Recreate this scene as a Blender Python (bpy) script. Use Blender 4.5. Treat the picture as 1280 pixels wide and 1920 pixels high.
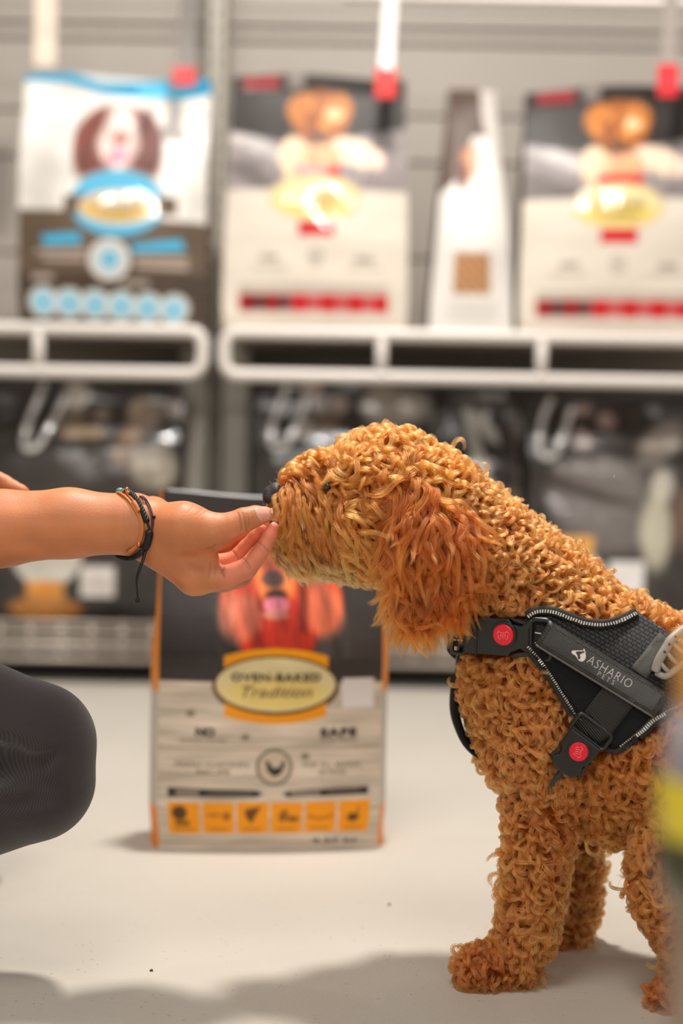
import bpy, bmesh, math, random
import numpy as np
from mathutils import Vector, Matrix, Euler
from mathutils.bvhtree import BVHTree
from mathutils.geometry import delaunay_2d_cdt

for o in list(bpy.data.objects): bpy.data.objects.remove(o)
SC = bpy.context.scene
COL = SC.collection
rng = np.random.default_rng(7)
random.seed(7)

# ---------------------------------------------------------------- camera
F = 2667.0
CAM = Vector((0.0, 0.0, 0.4955))
ROT = Matrix.Rotation(math.radians(90 - 2.15), 3, 'X') @ Matrix.Rotation(math.radians(1.0), 3, 'Z')
cd = bpy.data.cameras.new('camera'); cam = bpy.data.objects.new('camera', cd); COL.objects.link(cam)
cam.matrix_world = Matrix.Translation(CAM) @ ROT.to_4x4()
cd.sensor_fit = 'VERTICAL'; cd.sensor_height = 36.0; cd.sensor_width = 24.0; cd.lens = 50.0
cd.clip_start = 0.05; cd.clip_end = 60
cd.dof.use_dof = True; cd.dof.focus_distance = 1.325; cd.dof.aperture_fstop = 2.0
SC.camera = cam

# ---------------------------------------------------------------- world, lights, exposure
W = bpy.data.worlds.new('world'); SC.world = W; W.use_nodes = True
bgn = W.node_tree.nodes['Background']
bgn.inputs[0].default_value = (1.0, 0.95, 0.89, 1); bgn.inputs[1].default_value = 0.40
SC.view_settings.view_transform = 'Standard'; SC.view_settings.look = 'None'
SC.view_settings.gamma = 1.0; SC.view_settings.use_curve_mapping = False
SC.view_settings.exposure = -0.40
SC.cycles.use_denoising = True
SC.cycles.max_bounces = 10; SC.cycles.transparent_max_bounces = 8
SC.cycles.sample_clamp_indirect = 6.0

def area(name, loc, target, size, power, col=(1, .96, .91)):
    l = bpy.data.lights.new(name, 'AREA'); l.shape = 'DISK'; l.size = size; l.energy = power; l.color = col
    o = bpy.data.objects.new(name, l); COL.objects.link(o); o.location = loc
    o.rotation_euler = (Vector(target) - Vector(loc)).to_track_quat('-Z', 'Y').to_euler()
    return o
area('ceiling_spot', (0.10, 1.93, 2.9), (0.05, 1.40, 0.3), 0.24, 116)
area('ceiling_panel', (-0.5, 0.3, 2.9), (0.0, 1.9, 0.5), 1.2, 46)
for i, lx in enumerate((-0.75, 0.0, 0.75)):
    area('track_spot', (lx, 1.9, 2.7), (lx, 3.1, 0.9), 0.10, 6)
for i, (lx, ly) in enumerate(((-1.7, -4.0), (-1.2, -4.2), (-0.6, -3.9), (-0.1, -4.2), (0.5, -4.0), (1.3, -4.2), (1.9, -3.9))):
    area('row_spot', (lx, ly, 2.5), (lx * .4, 3.0, 0.9), 0.16, 17)

# ---------------------------------------------------------------- helpers
def ray(px, py):
    return ROT @ Vector(((px - 640) / F, (960 - py) / F, -1.0))
def P(px, py, Y):
    d = ray(px, py); return CAM + d * (Y / d.y)
def FL(px, py, z=0.0):
    d = ray(px, py); return CAM + d * ((z - CAM.z) / d.z)
def proj(a):
    """world points (N,3) -> photograph coordinates (used to pick regions while building)"""
    R = np.array(ROT); q = (np.asarray(a) - np.array(CAM)) @ R
    return 640 - F * q[:, 0] / q[:, 2], 960 + F * q[:, 1] / q[:, 2]
def lin(c):
    c = np.asarray(c, float) / 255.0
    return np.where(c <= .04045, c / 12.92, ((c + .055) / 1.055) ** 2.4)
def L4(c):
    v = lin(c); return (float(v[0]), float(v[1]), float(v[2]), 1.0)

def empty(name, loc, label=None, cat=None, group=None, rz=0.0):
    o = bpy.data.objects.new(name, None); COL.objects.link(o); o.location = loc; o.rotation_euler.z = rz
    o.empty_display_size = .02
    tag(o, label, cat, group); return o
def tag(o, label=None, cat=None, group=None, kind=None):
    if label: o['label'] = label
    if cat: o['category'] = cat
    if group: o['group'] = group
    if kind: o['kind'] = kind
    return o
def link(name, me, m=None, parent=None, smooth=True, world=True):
    """one mesh object; verts given in world space are moved into the parent's space when world=True"""
    o = bpy.data.objects.new(name, me); COL.objects.link(o)
    if m is not None:
        me.materials.clear(); me.materials.append(m)
    if smooth and len(me.polygons): me.polygons.foreach_set('use_smooth', [True] * len(me.polygons))
    if parent is not None:
        o.parent = parent
        if world:
            pm = parent
            M = Matrix.Translation(pm.location) @ Euler((0, 0, pm.rotation_euler.z)).to_matrix().to_4x4()
            q = pm.parent
            while q is not None:
                M = (Matrix.Translation(q.location) @ Euler((0, 0, q.rotation_euler.z)).to_matrix().to_4x4()) @ M; q = q.parent
            me.transform(M.inverted())
    return o
def mesh(name, v, f):
    me = bpy.data.meshes.new(name); me.from_pydata([tuple(map(float, p)) for p in v], [], [tuple(map(int, q)) for q in f]); me.update(); return me
def bm_mesh(name, bm):
    me = bpy.data.meshes.new(name); bm.normal_update(); bm.to_mesh(me); bm.free(); return me

def box_bm(bm, lo, hi, M=None, bev=0.0, seg=2):
    g = bmesh.ops.create_cube(bm, size=1.0)['verts']
    c = [(lo[i] + hi[i]) / 2 for i in range(3)]; s = [hi[i] - lo[i] for i in range(3)]
    for v in g: v.co = Vector((c[0] + v.co.x * s[0], c[1] + v.co.y * s[1], c[2] + v.co.z * s[2]))
    if bev > 0:
        es = list({e for v in g for e in v.link_edges})
        r = bmesh.ops.bevel(bm, geom=es, offset=bev, segments=seg, affect='EDGES', profile=.5)
        g = list({v for f in r['faces'] for v in f.verts} | {v for v in g if v.is_valid})
        # collect the whole island
        seen = set(g); st = list(g)
        while st:
            a = st.pop()
            for e in a.link_edges:
                b = e.other_vert(a)
                if b not in seen: seen.add(b); st.append(b)
        g = list(seen)
    if M is not None:
        for v in g: v.co = M @ v.co
    return g
def box(name, lo, hi, m, parent=None, M=None, bev=0.0, seg=2, world=True, smooth=False):
    bm = bmesh.new(); box_bm(bm, lo, hi, M, bev, seg)
    return link(name, bm_mesh(name, bm), m, parent, smooth, world)

def tube_vf(pts, rad, n=10, closed=False, flat=None, cap=True):
    """sweep a (possibly flattened) circle along pts; rad scalar or per point; flat=(normal vectors, ratio)"""
    pts = np.asarray(pts, float); N = len(pts)
    rad = np.full(N, rad, float) if np.isscalar(rad) else np.asarray(rad, float)
    T = np.gradient(pts, axis=0) if not closed else (np.roll(pts, -1, 0) - np.roll(pts, 1, 0))
    T /= np.linalg.norm(T, axis=1)[:, None] + 1e-12
    if flat is not None:
        U = np.asarray(flat[0], float); U = U - (U * T).sum(1)[:, None] * T; U /= np.linalg.norm(U, axis=1)[:, None] + 1e-12
        ratio = flat[1]
    else:
        ratio = 1.0; U = np.zeros_like(T)
        u = np.cross(T[0], (0, 0, 1.0)); u = u if np.linalg.norm(u) > .1 else np.cross(T[0], (1.0, 0, 0)); u /= np.linalg.norm(u)
        for i in range(N):
            u = u - u.dot(T[i]) * T[i]; u /= np.linalg.norm(u); U[i] = u
    V = np.cross(T, U)
    a = np.linspace(0, 2 * math.pi, n, endpoint=False)
    vs = pts[:, None, :] + (U[:, None, :] * (np.cos(a) * ratio)[None, :, None] + V[:, None, :] * np.sin(a)[None, :, None]) * rad[:, None, None]
    v = vs.reshape(-1, 3).tolist(); f = []
    for i in range(N if closed else N - 1):
        j = (i + 1) % N
        for k in range(n):
            l = (k + 1) % n; f.append((i * n + k, i * n + l, j * n + l, j * n + k))
    if not closed and cap:
        f.append(tuple(range(n))[::-1]); f.append(tuple((N - 1) * n + k for k in range(n)))
    return v, f
def tube(name, pts, rad, m, parent=None, n=10, closed=False, flat=None, world=True):
    return link(name, mesh(name, *tube_vf(pts, rad, n, closed, flat)), m, parent, True, world)
def spline(pts, n=60, closed=False):
    p = np.asarray(pts, float); N = len(p); out = []
    S = N if closed else N - 1
    for s in range(S):
        i0, i1, i2, i3 = ((s - 1) % N, s, (s + 1) % N, (s + 2) % N) if closed else (max(s - 1, 0), s, s + 1, min(s + 2, N - 1))
        k = max(2, n // S)
        for t in np.linspace(0, 1, k, endpoint=False):
            a, b, c, d = p[i0], p[i1], p[i2], p[i3]
            out.append(.5 * ((2 * b) + (-a + c) * t + (2 * a - 5 * b + 4 * c - d) * t * t + (-a + 3 * b - 3 * c + d) * t ** 3))
    if not closed: out.append(p[-1])
    return np.array(out)
def merge(parts):
    v, f = [], []
    for a, b in parts:
        o = len(v); v += list(a); f += [tuple(i + o for i in q) for q in b]
    return v, f

# ---------------------------------------------------------------- materials
def nt(name):
    m = bpy.data.materials.new(name); m.use_nodes = True; t = m.node_tree
    return m, t, t.nodes['Principled BSDF']
def mat(name, col, rough=.6, spec=.5, metal=0.0, bump=None, coat=0.0, sss=0.0, var=None, sheen=0.0):
    """col sRGB 0-255; bump=(kind, scale, strength, distance); var=(scale, amount)"""
    m, t, b = nt(name)
    b.inputs['Base Color'].default_value = L4(col); b.inputs['Roughness'].default_value = rough
    b.inputs['Specular IOR Level'].default_value = spec; b.inputs['Metallic'].default_value = metal
    b.inputs['Coat Weight'].default_value = coat; b.inputs['Sheen Weight'].default_value = sheen
    if sss: b.inputs['Subsurface Weight'].default_value = sss; b.inputs['Subsurface Radius'].default_value = (.006, .002, .001); b.inputs['Subsurface Scale'].default_value = 1.0
    tc = t.nodes.new('ShaderNodeTexCoord')
    if var:
        n = t.nodes.new('ShaderNodeTexNoise'); n.inputs['Scale'].default_value = var[0]; n.inputs['Detail'].default_value = 5
        t.links.new(tc.outputs['Object'], n.inputs['Vector'])
        mx = t.nodes.new('ShaderNodeMix'); mx.data_type = 'RGBA'
        c = np.array(col, float)
        mx.inputs[6].default_value = L4(np.clip(c * (1 - var[1]), 0, 255)); mx.inputs[7].default_value = L4(np.clip(c * (1 + var[1]), 0, 255))
        t.links.new(n.outputs['Fac'], mx.inputs[0]); t.links.new(mx.outputs[2], b.inputs['Base Color'])
    if bump:
        kind, sc, st, di = bump
        if kind == 'noise':
            n = t.nodes.new('ShaderNodeTexNoise'); n.inputs['Scale'].default_value = sc; n.inputs['Detail'].default_value = 4; out = n.outputs['Fac']
        elif kind == 'voronoi':
            n = t.nodes.new('ShaderNodeTexVoronoi'); n.inputs['Scale'].default_value = sc; out = n.outputs['Distance']
        else:
            n = t.nodes.new('ShaderNodeTexWave'); n.inputs['Scale'].default_value = sc; n.bands_direction = kind; n.inputs['Distortion'].default_value = .3; out = n.outputs['Fac']
        t.links.new(tc.outputs['Object'], n.inputs['Vector'])
        bp = t.nodes.new('ShaderNodeBump'); bp.inputs['Strength'].default_value = st; bp.inputs['Distance'].default_value = di
        t.links.new(out, bp.inputs['Height']); t.links.new(bp.outputs['Normal'], b.inputs['Normal'])
    return m
def attr_mat(name, attr='Col', rough=.4, bump=None, spec=.5, coat=0.0, sss=0.0):
    m = mat(name, (200, 200, 200), rough, spec, 0, bump, coat, sss); t = m.node_tree
    a = t.nodes.new('ShaderNodeAttribute'); a.attribute_name = attr
    t.links.new(a.outputs['Color'], t.nodes['Principled BSDF'].inputs['Base Color']); return m
def set_col(me, cols, name='Col'):
    a = me.color_attributes.new(name, 'FLOAT_COLOR', 'POINT')
    c = np.ones((len(me.vertices), 4), np.float32); c[:, :3] = cols
    a.data.foreach_set('color', c.ravel())

M_steel = mat('galvanised_steel', (160, 148, 136), .35, .5, .25, ('noise', 60, .05, .01))
M_rail = mat('white_powder_coat', (212, 204, 196), .35, .5)
M_post = mat('beige_post_paint', (168, 161, 148), .5, .5)
M_panel = mat('grey_wall_panel', (162, 153, 143), .55, .4, var=(3, .05))
M_dark = mat('dark_metal', (60, 55, 50), .5)
M_blackplastic = mat('black_plastic', (22, 21, 20), .32, .5, bump=('noise', 900, .08, .001))
M_webbing = mat('black_webbing', (20, 19, 18), .75, .3, bump=('noise', 1500, .5, .001), sheen=.2)
M_red = mat('red_plastic', (214, 14, 40), .3, .5)
M_white = mat('white_card', (236, 230, 222), .5)
M_print_black = mat('black_ink', (34, 30, 28), .5)
M_print_white = mat('white_ink', (226, 216, 206), .5)
M_clear = mat('clear_film', (200, 195, 190), .12, .8, coat=.6)

# ---------------------------------------------------------------- implicit surfaces
class Field:
    def __init__(s, lo, hi, h):
        s.lo = np.array(lo, float); s.h = h
        s.n = np.ceil((np.array(hi, float) - s.lo) / h).astype(int) + 1
        s.ax = [(s.lo[i] + h * np.arange(s.n[i])).astype(np.float32) for i in range(3)]
        s.D = np.full(s.n, .5, np.float32)
    def box(s, lo, hi):
        a = [int(np.clip(math.floor((lo[i] - s.lo[i]) / s.h), 0, s.n[i])) for i in range(3)]
        b = [int(np.clip(math.ceil((hi[i] - s.lo[i]) / s.h) + 1, 0, s.n[i])) for i in range(3)]
        return tuple(slice(a[i], b[i]) for i in range(3))
    def put(s, pr, sub=False):
        a, b, ra, rb, k, fy = pr['a'], pr['b'], pr['ra'], pr['rb'], pr['k'], pr['fy']
        R = max(ra, rb) * max(1, fy) + k + 4 * s.h
        sl = s.box(np.minimum(a, b) - R, np.maximum(a, b) + R)
        if any(q.stop <= q.start for q in sl): return
        x, y, z = s.ax[0][sl[0]][:, None, None], s.ax[1][sl[1]][None, :, None], s.ax[2][sl[2]][None, None, :]
        d = seg_d(x, y, z, pr)
        c = s.D[sl]
        if sub:
            d = -d; hh = np.maximum(k - np.abs(c - d), 0) / k; s.D[sl] = np.maximum(c, d) + hh * hh * k * .25
        else:
            hh = np.maximum(k - np.abs(c - d), 0) / k; s.D[sl] = np.minimum(c, d) - hh * hh * k * .25
    def union(s, o, k):
        hh = np.maximum(k - np.abs(s.D - o.D), 0) / k; s.D = np.minimum(s.D, o.D) - hh * hh * k * .25
def seg_d(x, y, z, pr):
    a, b = pr['a'], pr['b']; fy = pr['fy']; ba = (b - a).astype(np.float32)
    px, py, pz = x - np.float32(a[0]), (y - np.float32(a[1])), z - np.float32(a[2])
    L = float((ba * ba).sum()) + 1e-12
    t = np.clip((px * ba[0] + py * ba[1] + pz * ba[2]) / L, 0, 1)
    dy = (py - t * ba[1]) / fy
    return np.sqrt((px - t * ba[0]) ** 2 + dy * dy + (pz - t * ba[2]) ** 2) - (pr['ra'] + (pr['rb'] - pr['ra']) * t)
def prim(a, b, ra, rb=None, k=.01, fy=1.0, tag=''):
    return dict(a=np.array(a, float), b=np.array(b, float), ra=ra, rb=ra if rb is None else rb, k=k, fy=fy, tag=tag)
def cp(p0, p1, k=12, fy=1.0, tag=''):
    """capsule between photograph points (px, py, depth, radius px)"""
    a, b = P(*p0[:3]), P(*p1[:3])
    if (a - b).length < 1e-6: b = b + Vector((1e-5, 0, 0))
    return prim(a, b, p0[3] * p0[2] / F, p1[3] * p1[2] / F, k * p0[2] / F, fy, tag)
def surface_nets(fd, iso=0.0):
    D = fd.D - np.float32(iso); n = np.array(D.shape); S = D < 0
    cn = n - 1
    acc = np.zeros((*cn, 3), np.float32); cnt = np.zeros(cn, np.float32)
    for ax in range(3):
        o = [q for q in range(3) if q != ax]
        lo = [slice(None)] * 3; hi = [slice(None)] * 3; lo[ax] = slice(0, -1); hi[ax] = slice(1, None)
        d0, d1 = D[tuple(lo)], D[tuple(hi)]; cr = S[tuple(lo)] != S[tuple(hi)]
        idx = np.argwhere(cr)
        if len(idx) == 0: continue
        a0, a1 = d0[cr], d1[cr]; t = a0 / (a0 - a1)
        pos = idx.astype(np.float32); pos[:, ax] += t
        for i in (0, 1):
            for j in (0, 1):
                c = idx.copy(); c[:, o[0]] -= i; c[:, o[1]] -= j
                ok = ((c >= 0) & (c < cn)).all(1)
                cc = c[ok]; np.add.at(acc, (cc[:, 0], cc[:, 1], cc[:, 2]), pos[ok]); np.add.at(cnt, (cc[:, 0], cc[:, 1], cc[:, 2]), 1)
    m = cnt > 0
    ids = np.full(cn, -1, np.int64); ids[m] = np.arange(m.sum())
    V = acc[m] / cnt[m][:, None] * fd.h + fd.lo
    Q = []
    for ax in range(3):
        o = [(ax + 1) % 3, (ax + 2) % 3]
        lo = [slice(None)] * 3; hi = [slice(None)] * 3; lo[ax] = slice(0, -1); hi[ax] = slice(1, None)
        s0, s1 = S[tuple(lo)], S[tuple(hi)]
        idx = np.argwhere(s0 != s1); flip = s1[s0 != s1]
        ok = (idx[:, o[0]] > 0) & (idx[:, o[1]] > 0) & (idx[:, o[0]] < cn[o[0]]) & (idx[:, o[1]] < cn[o[1]])
        idx, flip = idx[ok], flip[ok]
        def g(i, j):
            c = idx.copy(); c[:, o[0]] -= i; c[:, o[1]] -= j; return ids[c[:, 0], c[:, 1], c[:, 2]]
        q = np.stack([g(1, 1), g(0, 1), g(0, 0), g(1, 0)], 1)
        q[flip] = q[flip][:, ::-1]; Q.append(q)
    return V, np.concatenate(Q)
def np_mesh(name, V, Q):
    me = bpy.data.meshes.new(name); me.vertices.add(len(V)); me.vertices.foreach_set('co', np.asarray(V, np.float32).ravel())
    k = Q.shape[1]; me.loops.add(len(Q) * k); me.loops.foreach_set('vertex_index', np.asarray(Q, np.int32).ravel())
    me.polygons.add(len(Q)); me.polygons.foreach_set('loop_start', np.arange(0, len(Q) * k, k, dtype=np.int32))
    me.update(calc_edges=True); me.validate(); return me
def vnormals(V, Q):
    n = np.cross(V[Q[:, 2]] - V[Q[:, 0]], V[Q[:, 3]] - V[Q[:, 1]]); N = np.zeros_like(V)
    for i in range(4): np.add.at(N, Q[:, i], n)
    return N / (np.linalg.norm(N, axis=1)[:, None] + 1e-12)
def relax(V, Q, it=2, lam=.5):
    for _ in range(it):
        A = np.zeros_like(V); c = np.zeros(len(V), np.float32)
        for i in range(4):
            a, b = Q[:, i], Q[:, (i + 1) % 4]
            np.add.at(A, a, V[b]); np.add.at(c, a, 1); np.add.at(A, b, V[a]); np.add.at(c, b, 1)
        V = V + lam * (A / np.maximum(c, 1)[:, None] - V)
    return V
def vnoise(p, scale, seed=0, octv=3):
    """smooth pseudo-random field on (N,3) points, about -1..1"""
    r = np.random.default_rng(seed); out = np.zeros(len(p)); amp = 1.0; tot = 0
    for o in range(octv):
        for _ in range(4):
            k = r.normal(size=p.shape[1]) * scale * 2 ** o; out += amp * np.sin(p @ k + r.uniform(0, 6.28)) * .5
        tot += amp; amp *= .55
    return out / tot
# ================================================================ SETTING
m, t, b = nt('pale_concrete')
tc = t.nodes.new('ShaderNodeTexCoord')
n1 = t.nodes.new('ShaderNodeTexNoise'); n1.inputs['Scale'].default_value = 3.5; n1.inputs['Detail'].default_value = 6
n2 = t.nodes.new('ShaderNodeTexNoise'); n2.inputs['Scale'].default_value = 260; n2.inputs['Detail'].default_value = 3
vo = t.nodes.new('ShaderNodeTexVoronoi'); vo.inputs['Scale'].default_value = 95; vo.inputs['Randomness'].default_value = 1
cr = t.nodes.new('ShaderNodeValToRGB'); cr.color_ramp.elements[0].color = L4((180, 172, 160)); cr.color_ramp.elements[1].color = L4((194, 186, 174))
pit = t.nodes.new('ShaderNodeMapRange'); pit.inputs[1].default_value = .03; pit.inputs[2].default_value = .14; pit.inputs[3].default_value = .55; pit.inputs[4].default_value = 1
msk = t.nodes.new('ShaderNodeTexNoise'); msk.inputs['Scale'].default_value = 14
mm = t.nodes.new('ShaderNodeMapRange'); mm.inputs[1].default_value = .5; mm.inputs[2].default_value = .6; mm.inputs[3].default_value = 1; mm.inputs[4].default_value = 0
mx = t.nodes.new('ShaderNodeMath'); mx.operation = 'MAXIMUM'
mul = t.nodes.new('ShaderNodeMix'); mul.data_type = 'RGBA'; mul.blend_type = 'MULTIPLY'; mul.inputs[0].default_value = 1
for q in (n1, n2, vo, msk): t.links.new(tc.outputs['Object'], q.inputs['Vector'])
t.links.new(n1.outputs['Fac'], cr.inputs[0]); t.links.new(vo.outputs['Distance'], pit.inputs[0]); t.links.new(msk.outputs['Fac'], mm.inputs[0])
t.links.new(pit.outputs[0], mx.inputs[0]); t.links.new(mm.outputs[0], mx.inputs[1])
t.links.new(cr.outputs[0], mul.inputs[6]); t.links.new(mx.outputs[0], mul.inputs[7]); t.links.new(mul.outputs[2], b.inputs['Base Color'])
ad = t.nodes.new('ShaderNodeMath'); ad.operation = 'MULTIPLY_ADD'; ad.inputs[1].default_value = .8
t.links.new(n2.outputs['Fac'], ad.inputs[0]); t.links.new(mx.outputs[0], ad.inputs[2])
bp = t.nodes.new('ShaderNodeBump'); bp.inputs['Strength'].default_value = .55; bp.inputs['Distance'].default_value = .0012
t.links.new(ad.outputs[0], bp.inputs['Height']); t.links.new(bp.outputs['Normal'], b.inputs['Normal'])
b.inputs['Roughness'].default_value = .5; b.inputs['Specular IOR Level'].default_value = .35
M_floor = m
tag(box('floor', (-2.6, -5.0, -.06), (2.6, 3.75, 0), M_floor), kind='structure')

SY = 3.05
def zz(y, Y=SY): return P(640, y, Y).z
def xx(x, y=700, Y=SY): return P(x, y, Y).x

wall = tag(box('wall_back', (-2.6, 3.62, 0), (2.6, 3.75, 2.3), M_panel), kind='structure')
zb = [0.02, .40, .72, 1.00, 1.24, zz(215, 3.6), zz(80, 3.6), zz(52, 3.6), zz(20, 3.6), zz(-110, 3.6), zz(-250, 3.6)]
for i in range(len(zb) - 1):
    z0, z1 = zb[i] + .003, zb[i + 1] - .003
    pr = .012 if i == 7 else (.004 if i == 6 else 0)
    box('panel', (-2.6, 3.606 - pr, z0), (2.6, 3.62, z1), M_panel, wall, bev=.003, seg=1)

ZU, ZL = zz(626), zz(706)
RT = .0138
def rounded_loop(x0, x1, z0, z1, y, r=.022, n=6):
    pts = []
    for cx, cz, a0 in ((x1 - r, z1 - r, 0), (x0 + r, z1 - r, 90), (x0 + r, z0 + r, 180), (x1 - r, z0 + r, 270)):
        for k in range(n + 1):
            a = math.radians(a0 + 90 * k / n); pts.append((cx + r * math.cos(a), y, cz + r * math.sin(a)))
    # subdivide the straights so the tube frame stays even
    return pts
def shelf(label, x0, x1, posts_px, side_x, name='shelf_unit'):
    u = empty(name, ((x0 + x1) / 2, SY + .2, 0), label, 'shelf', 'shelf units along the back wall')
    tube('front_rail', rounded_loop(x0, x1, ZL, ZU, SY, .03), RT, M_rail, u, 12, closed=True)
    box('deck', (x0 + .005, SY + .016, ZU - .008), (x1 - .005, 3.60, ZU + .012), M_steel, u, bev=.003)
    for p in posts_px:
        x = xx(p, 665); tube('rail_post', [(x, SY, ZL), (x, SY, (ZL + ZU) / 2), (x, SY, ZU)], .0125, M_rail, u, 10)
    for sx in side_x:
        box('side_post', (sx - .031, 3.33, .0), (sx + .031, 3.40, ZU - .012), M_post, u, bev=.006)
    zt, zb_ = zz(1172), zz(1250)
    box('base_deck', (x0 + .005, SY + .03, zb_ + .025), (x1 - .005, 3.58, zb_ + .05), M_dark, u, bev=.004)
    box('kick_plate', (x0 + .005, SY + .012, zb_ + .008), (x1 - .005, SY + .03, zt - .004), mat('kick_grey', (104, 92, 80), .5), u, bev=.002)
    box('plinth', (x0 + .02, 3.26, 0), (x1 - .02, 3.56, zb_ + .025), M_dark, u)
    for k, y in enumerate((1176, 1198, 1221, 1246)):
        z = zz(y); tube('wire', [(x0, SY, z), ((x0 + x1) / 2, SY, z), (x1, SY, z)], (.0045, .005, .0085, .006)[k], M_steel, u, 8)
    x = x0 + .02
    while x < x1:
        tube('upright_wire', [(x, SY + .006, zb_ + .006), (x, SY + .006, (zb_ + zt) / 2), (x, SY + .006, zt)], .0085, M_steel, u, 6); x += .066
    return u
XL1, XR0 = xx(380, 665), xx(420, 665)
uL = shelf('white-railed shelf unit on the left, its rounded rail ending beside the upright gap', xx(-420), XL1, (72, -230), [xx(365, 800, 3.36)])
uR = shelf('long white-railed shelf unit on the right, holding the red-logo food bags', XR0, xx(1700), (715, 1015, 1360), [xx(443, 800, 3.36), xx(1650, 800, 3.36)])
# slotted upright between the units
pst = empty('wall_upright', (xx(403, 400, 3.45), 3.45, 0), 'tall grey slotted upright post in the gap between the two shelf units', 'upright')
px_ = pst.location.x
box('post', (px_ - .02, 3.43, 0), (px_ + .02, 3.60, 2.2), M_post, pst, bev=.003)
for k in range(40):
    z = .5 + k * .04
    box('slot', (px_ - .004, 3.4285, z), (px_ + .004, 3.4305, z + .022), M_dark, pst)
tube('upper_rail', [(XR0 + .24, SY, zz(-6)), (.9, SY, zz(-6)), (xx(1700), SY, zz(-6))], .010, M_rail, uR, 10)
for x in (.95, 1.2): box('upper_bracket', (x - .008, SY, zz(-6) - .012), (x + .008, 3.61, zz(-6) + .012), M_rail, uR)
tube('upper_rail', [(xx(-420), SY, zz(-30)), (xx(100), SY, zz(-30)), (xx(383), SY, zz(-30))], .010, M_rail, uL, 10)
box('upper_bracket', (xx(-200) - .008, SY, zz(-30) - .012), (xx(-200) + .008, 3.61, zz(-30) + .012), M_rail, uL)

# ================================================================ FOOD BAGS
class Paint:
    """flat print of a bag front, addressed in the photograph's own pixels"""
    def __init__(s, x0, y0, x1, y1, nx, ny, base):
        s.x0, s.y0, s.x1, s.y1 = x0, y0, x1, y1
        u = np.linspace(x0, x1, nx); v = np.linspace(y1, y0, ny)
        s.X, s.Y = np.meshgrid(u, v); s.img = np.empty((ny, nx, 3)); s.img[:] = base
        s.g = np.zeros((ny, nx))
    def put(s, msk, col, a=1.0):
        msk = np.clip(msk, 0, 1)[..., None] * a; s.img[:] = s.img * (1 - msk) + np.asarray(col, float) * msk
    def ell(s, cx, cy, rx, ry, col, a=1.0, soft=1.5, rot=0):
        c, n = math.cos(rot), math.sin(rot); dx, dy = s.X - cx, s.Y - cy
        d = np.hypot((dx * c + dy * n) / rx, (-dx * n + dy * c) / ry); s.put((1 - d) * min(rx, ry) / soft + .5, col, a)
    def gloss(s, x0, y0, x1, y1, round_=False):
        d = (1 - np.hypot((s.X - (x0 + x1) / 2) / ((x1 - x0) / 2), (s.Y - (y0 + y1) / 2) / ((y1 - y0) / 2))) * 20 if round_ else np.minimum(np.minimum(s.X - x0, x1 - s.X), np.minimum(s.Y - y0, y1 - s.Y))
        s.g = np.maximum(s.g, np.clip(d / 2 + .5, 0, 1))
    def rect(s, x0, y0, x1, y1, col, a=1.0, soft=1.5):
        d = np.minimum(np.minimum(s.X - x0, x1 - s.X), np.minimum(s.Y - y0, y1 - s.Y)); s.put(d / soft + .5, col, a)
    def poly(s, pts, col, a=1.0, soft=1.5):
        ins = np.zeros(s.X.shape, bool); dist = np.full(s.X.shape, 1e9); n = len(pts)
        for i in range(n):
            (xa, ya), (xb, yb) = pts[i], pts[(i + 1) % n]
            c = ((ya > s.Y) != (yb > s.Y)) & (s.X < (xb - xa) * (s.Y - ya) / ((yb - ya) or 1e-9) + xa); ins ^= c
            L = (xb - xa) ** 2 + (yb - ya) ** 2 + 1e-9; t = np.clip(((s.X - xa) * (xb - xa) + (s.Y - ya) * (yb - ya)) / L, 0, 1)
            dist = np.minimum(dist, np.hypot(s.X - xa - t * (xb - xa), s.Y - ya - t * (yb - ya)))
        s.put(np.where(ins, dist, -dist) / soft + .5, col, a)
    def noise(s, sc, seed, amt, region=None):
        n = vnoise(np.stack([s.X.ravel() * sc[0], s.Y.ravel() * sc[1]], 1), 1.0, seed).reshape(s.X.shape)
        k = 1 + amt * n
        if region is not None:
            r = (s.X >= region[0]) & (s.X <= region[2]) & (s.Y >= region[1]) & (s.Y <= region[3]); k = np.where(r, k, 1)
        s.img *= k[..., None]
    def fur(s, region, sc, seed, amt):
        s.noise(sc, seed, amt, region)

M_bagfront = attr_mat('printed_film', rough=.42, bump=('noise', 24, .5, .0025), spec=.28)
t = M_bagfront.node_tree; b = t.nodes['Principled BSDF']; ga = t.nodes.new('ShaderNodeAttribute'); ga.attribute_name = 'Varnish'
gm = t.nodes.new('ShaderNodeMapRange'); gm.inputs[3].default_value = .5; gm.inputs[4].default_value = .16
t.links.new(ga.outputs['Fac'], gm.inputs[0]); t.links.new(gm.outputs[0], b.inputs['Roughness'])
gk = t.nodes.new('ShaderNodeMath'); gk.operation = 'MULTIPLY'; gk.inputs[1].default_value = .9; t.links.new(ga.outputs['Fac'], gk.inputs[0]); t.links.new(gk.outputs[0], b.inputs['Coat Weight']); b.inputs['Coat Roughness'].default_value = .06
M_bagmatte = attr_mat('printed_film_satin', rough=.48, bump=('noise', 11, .30, .010), spec=.4)
M_bagdark = attr_mat('dark_glossy_film', rough=.26, bump=('noise', 10, .8, .016), spec=.5, coat=.3)

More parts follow.
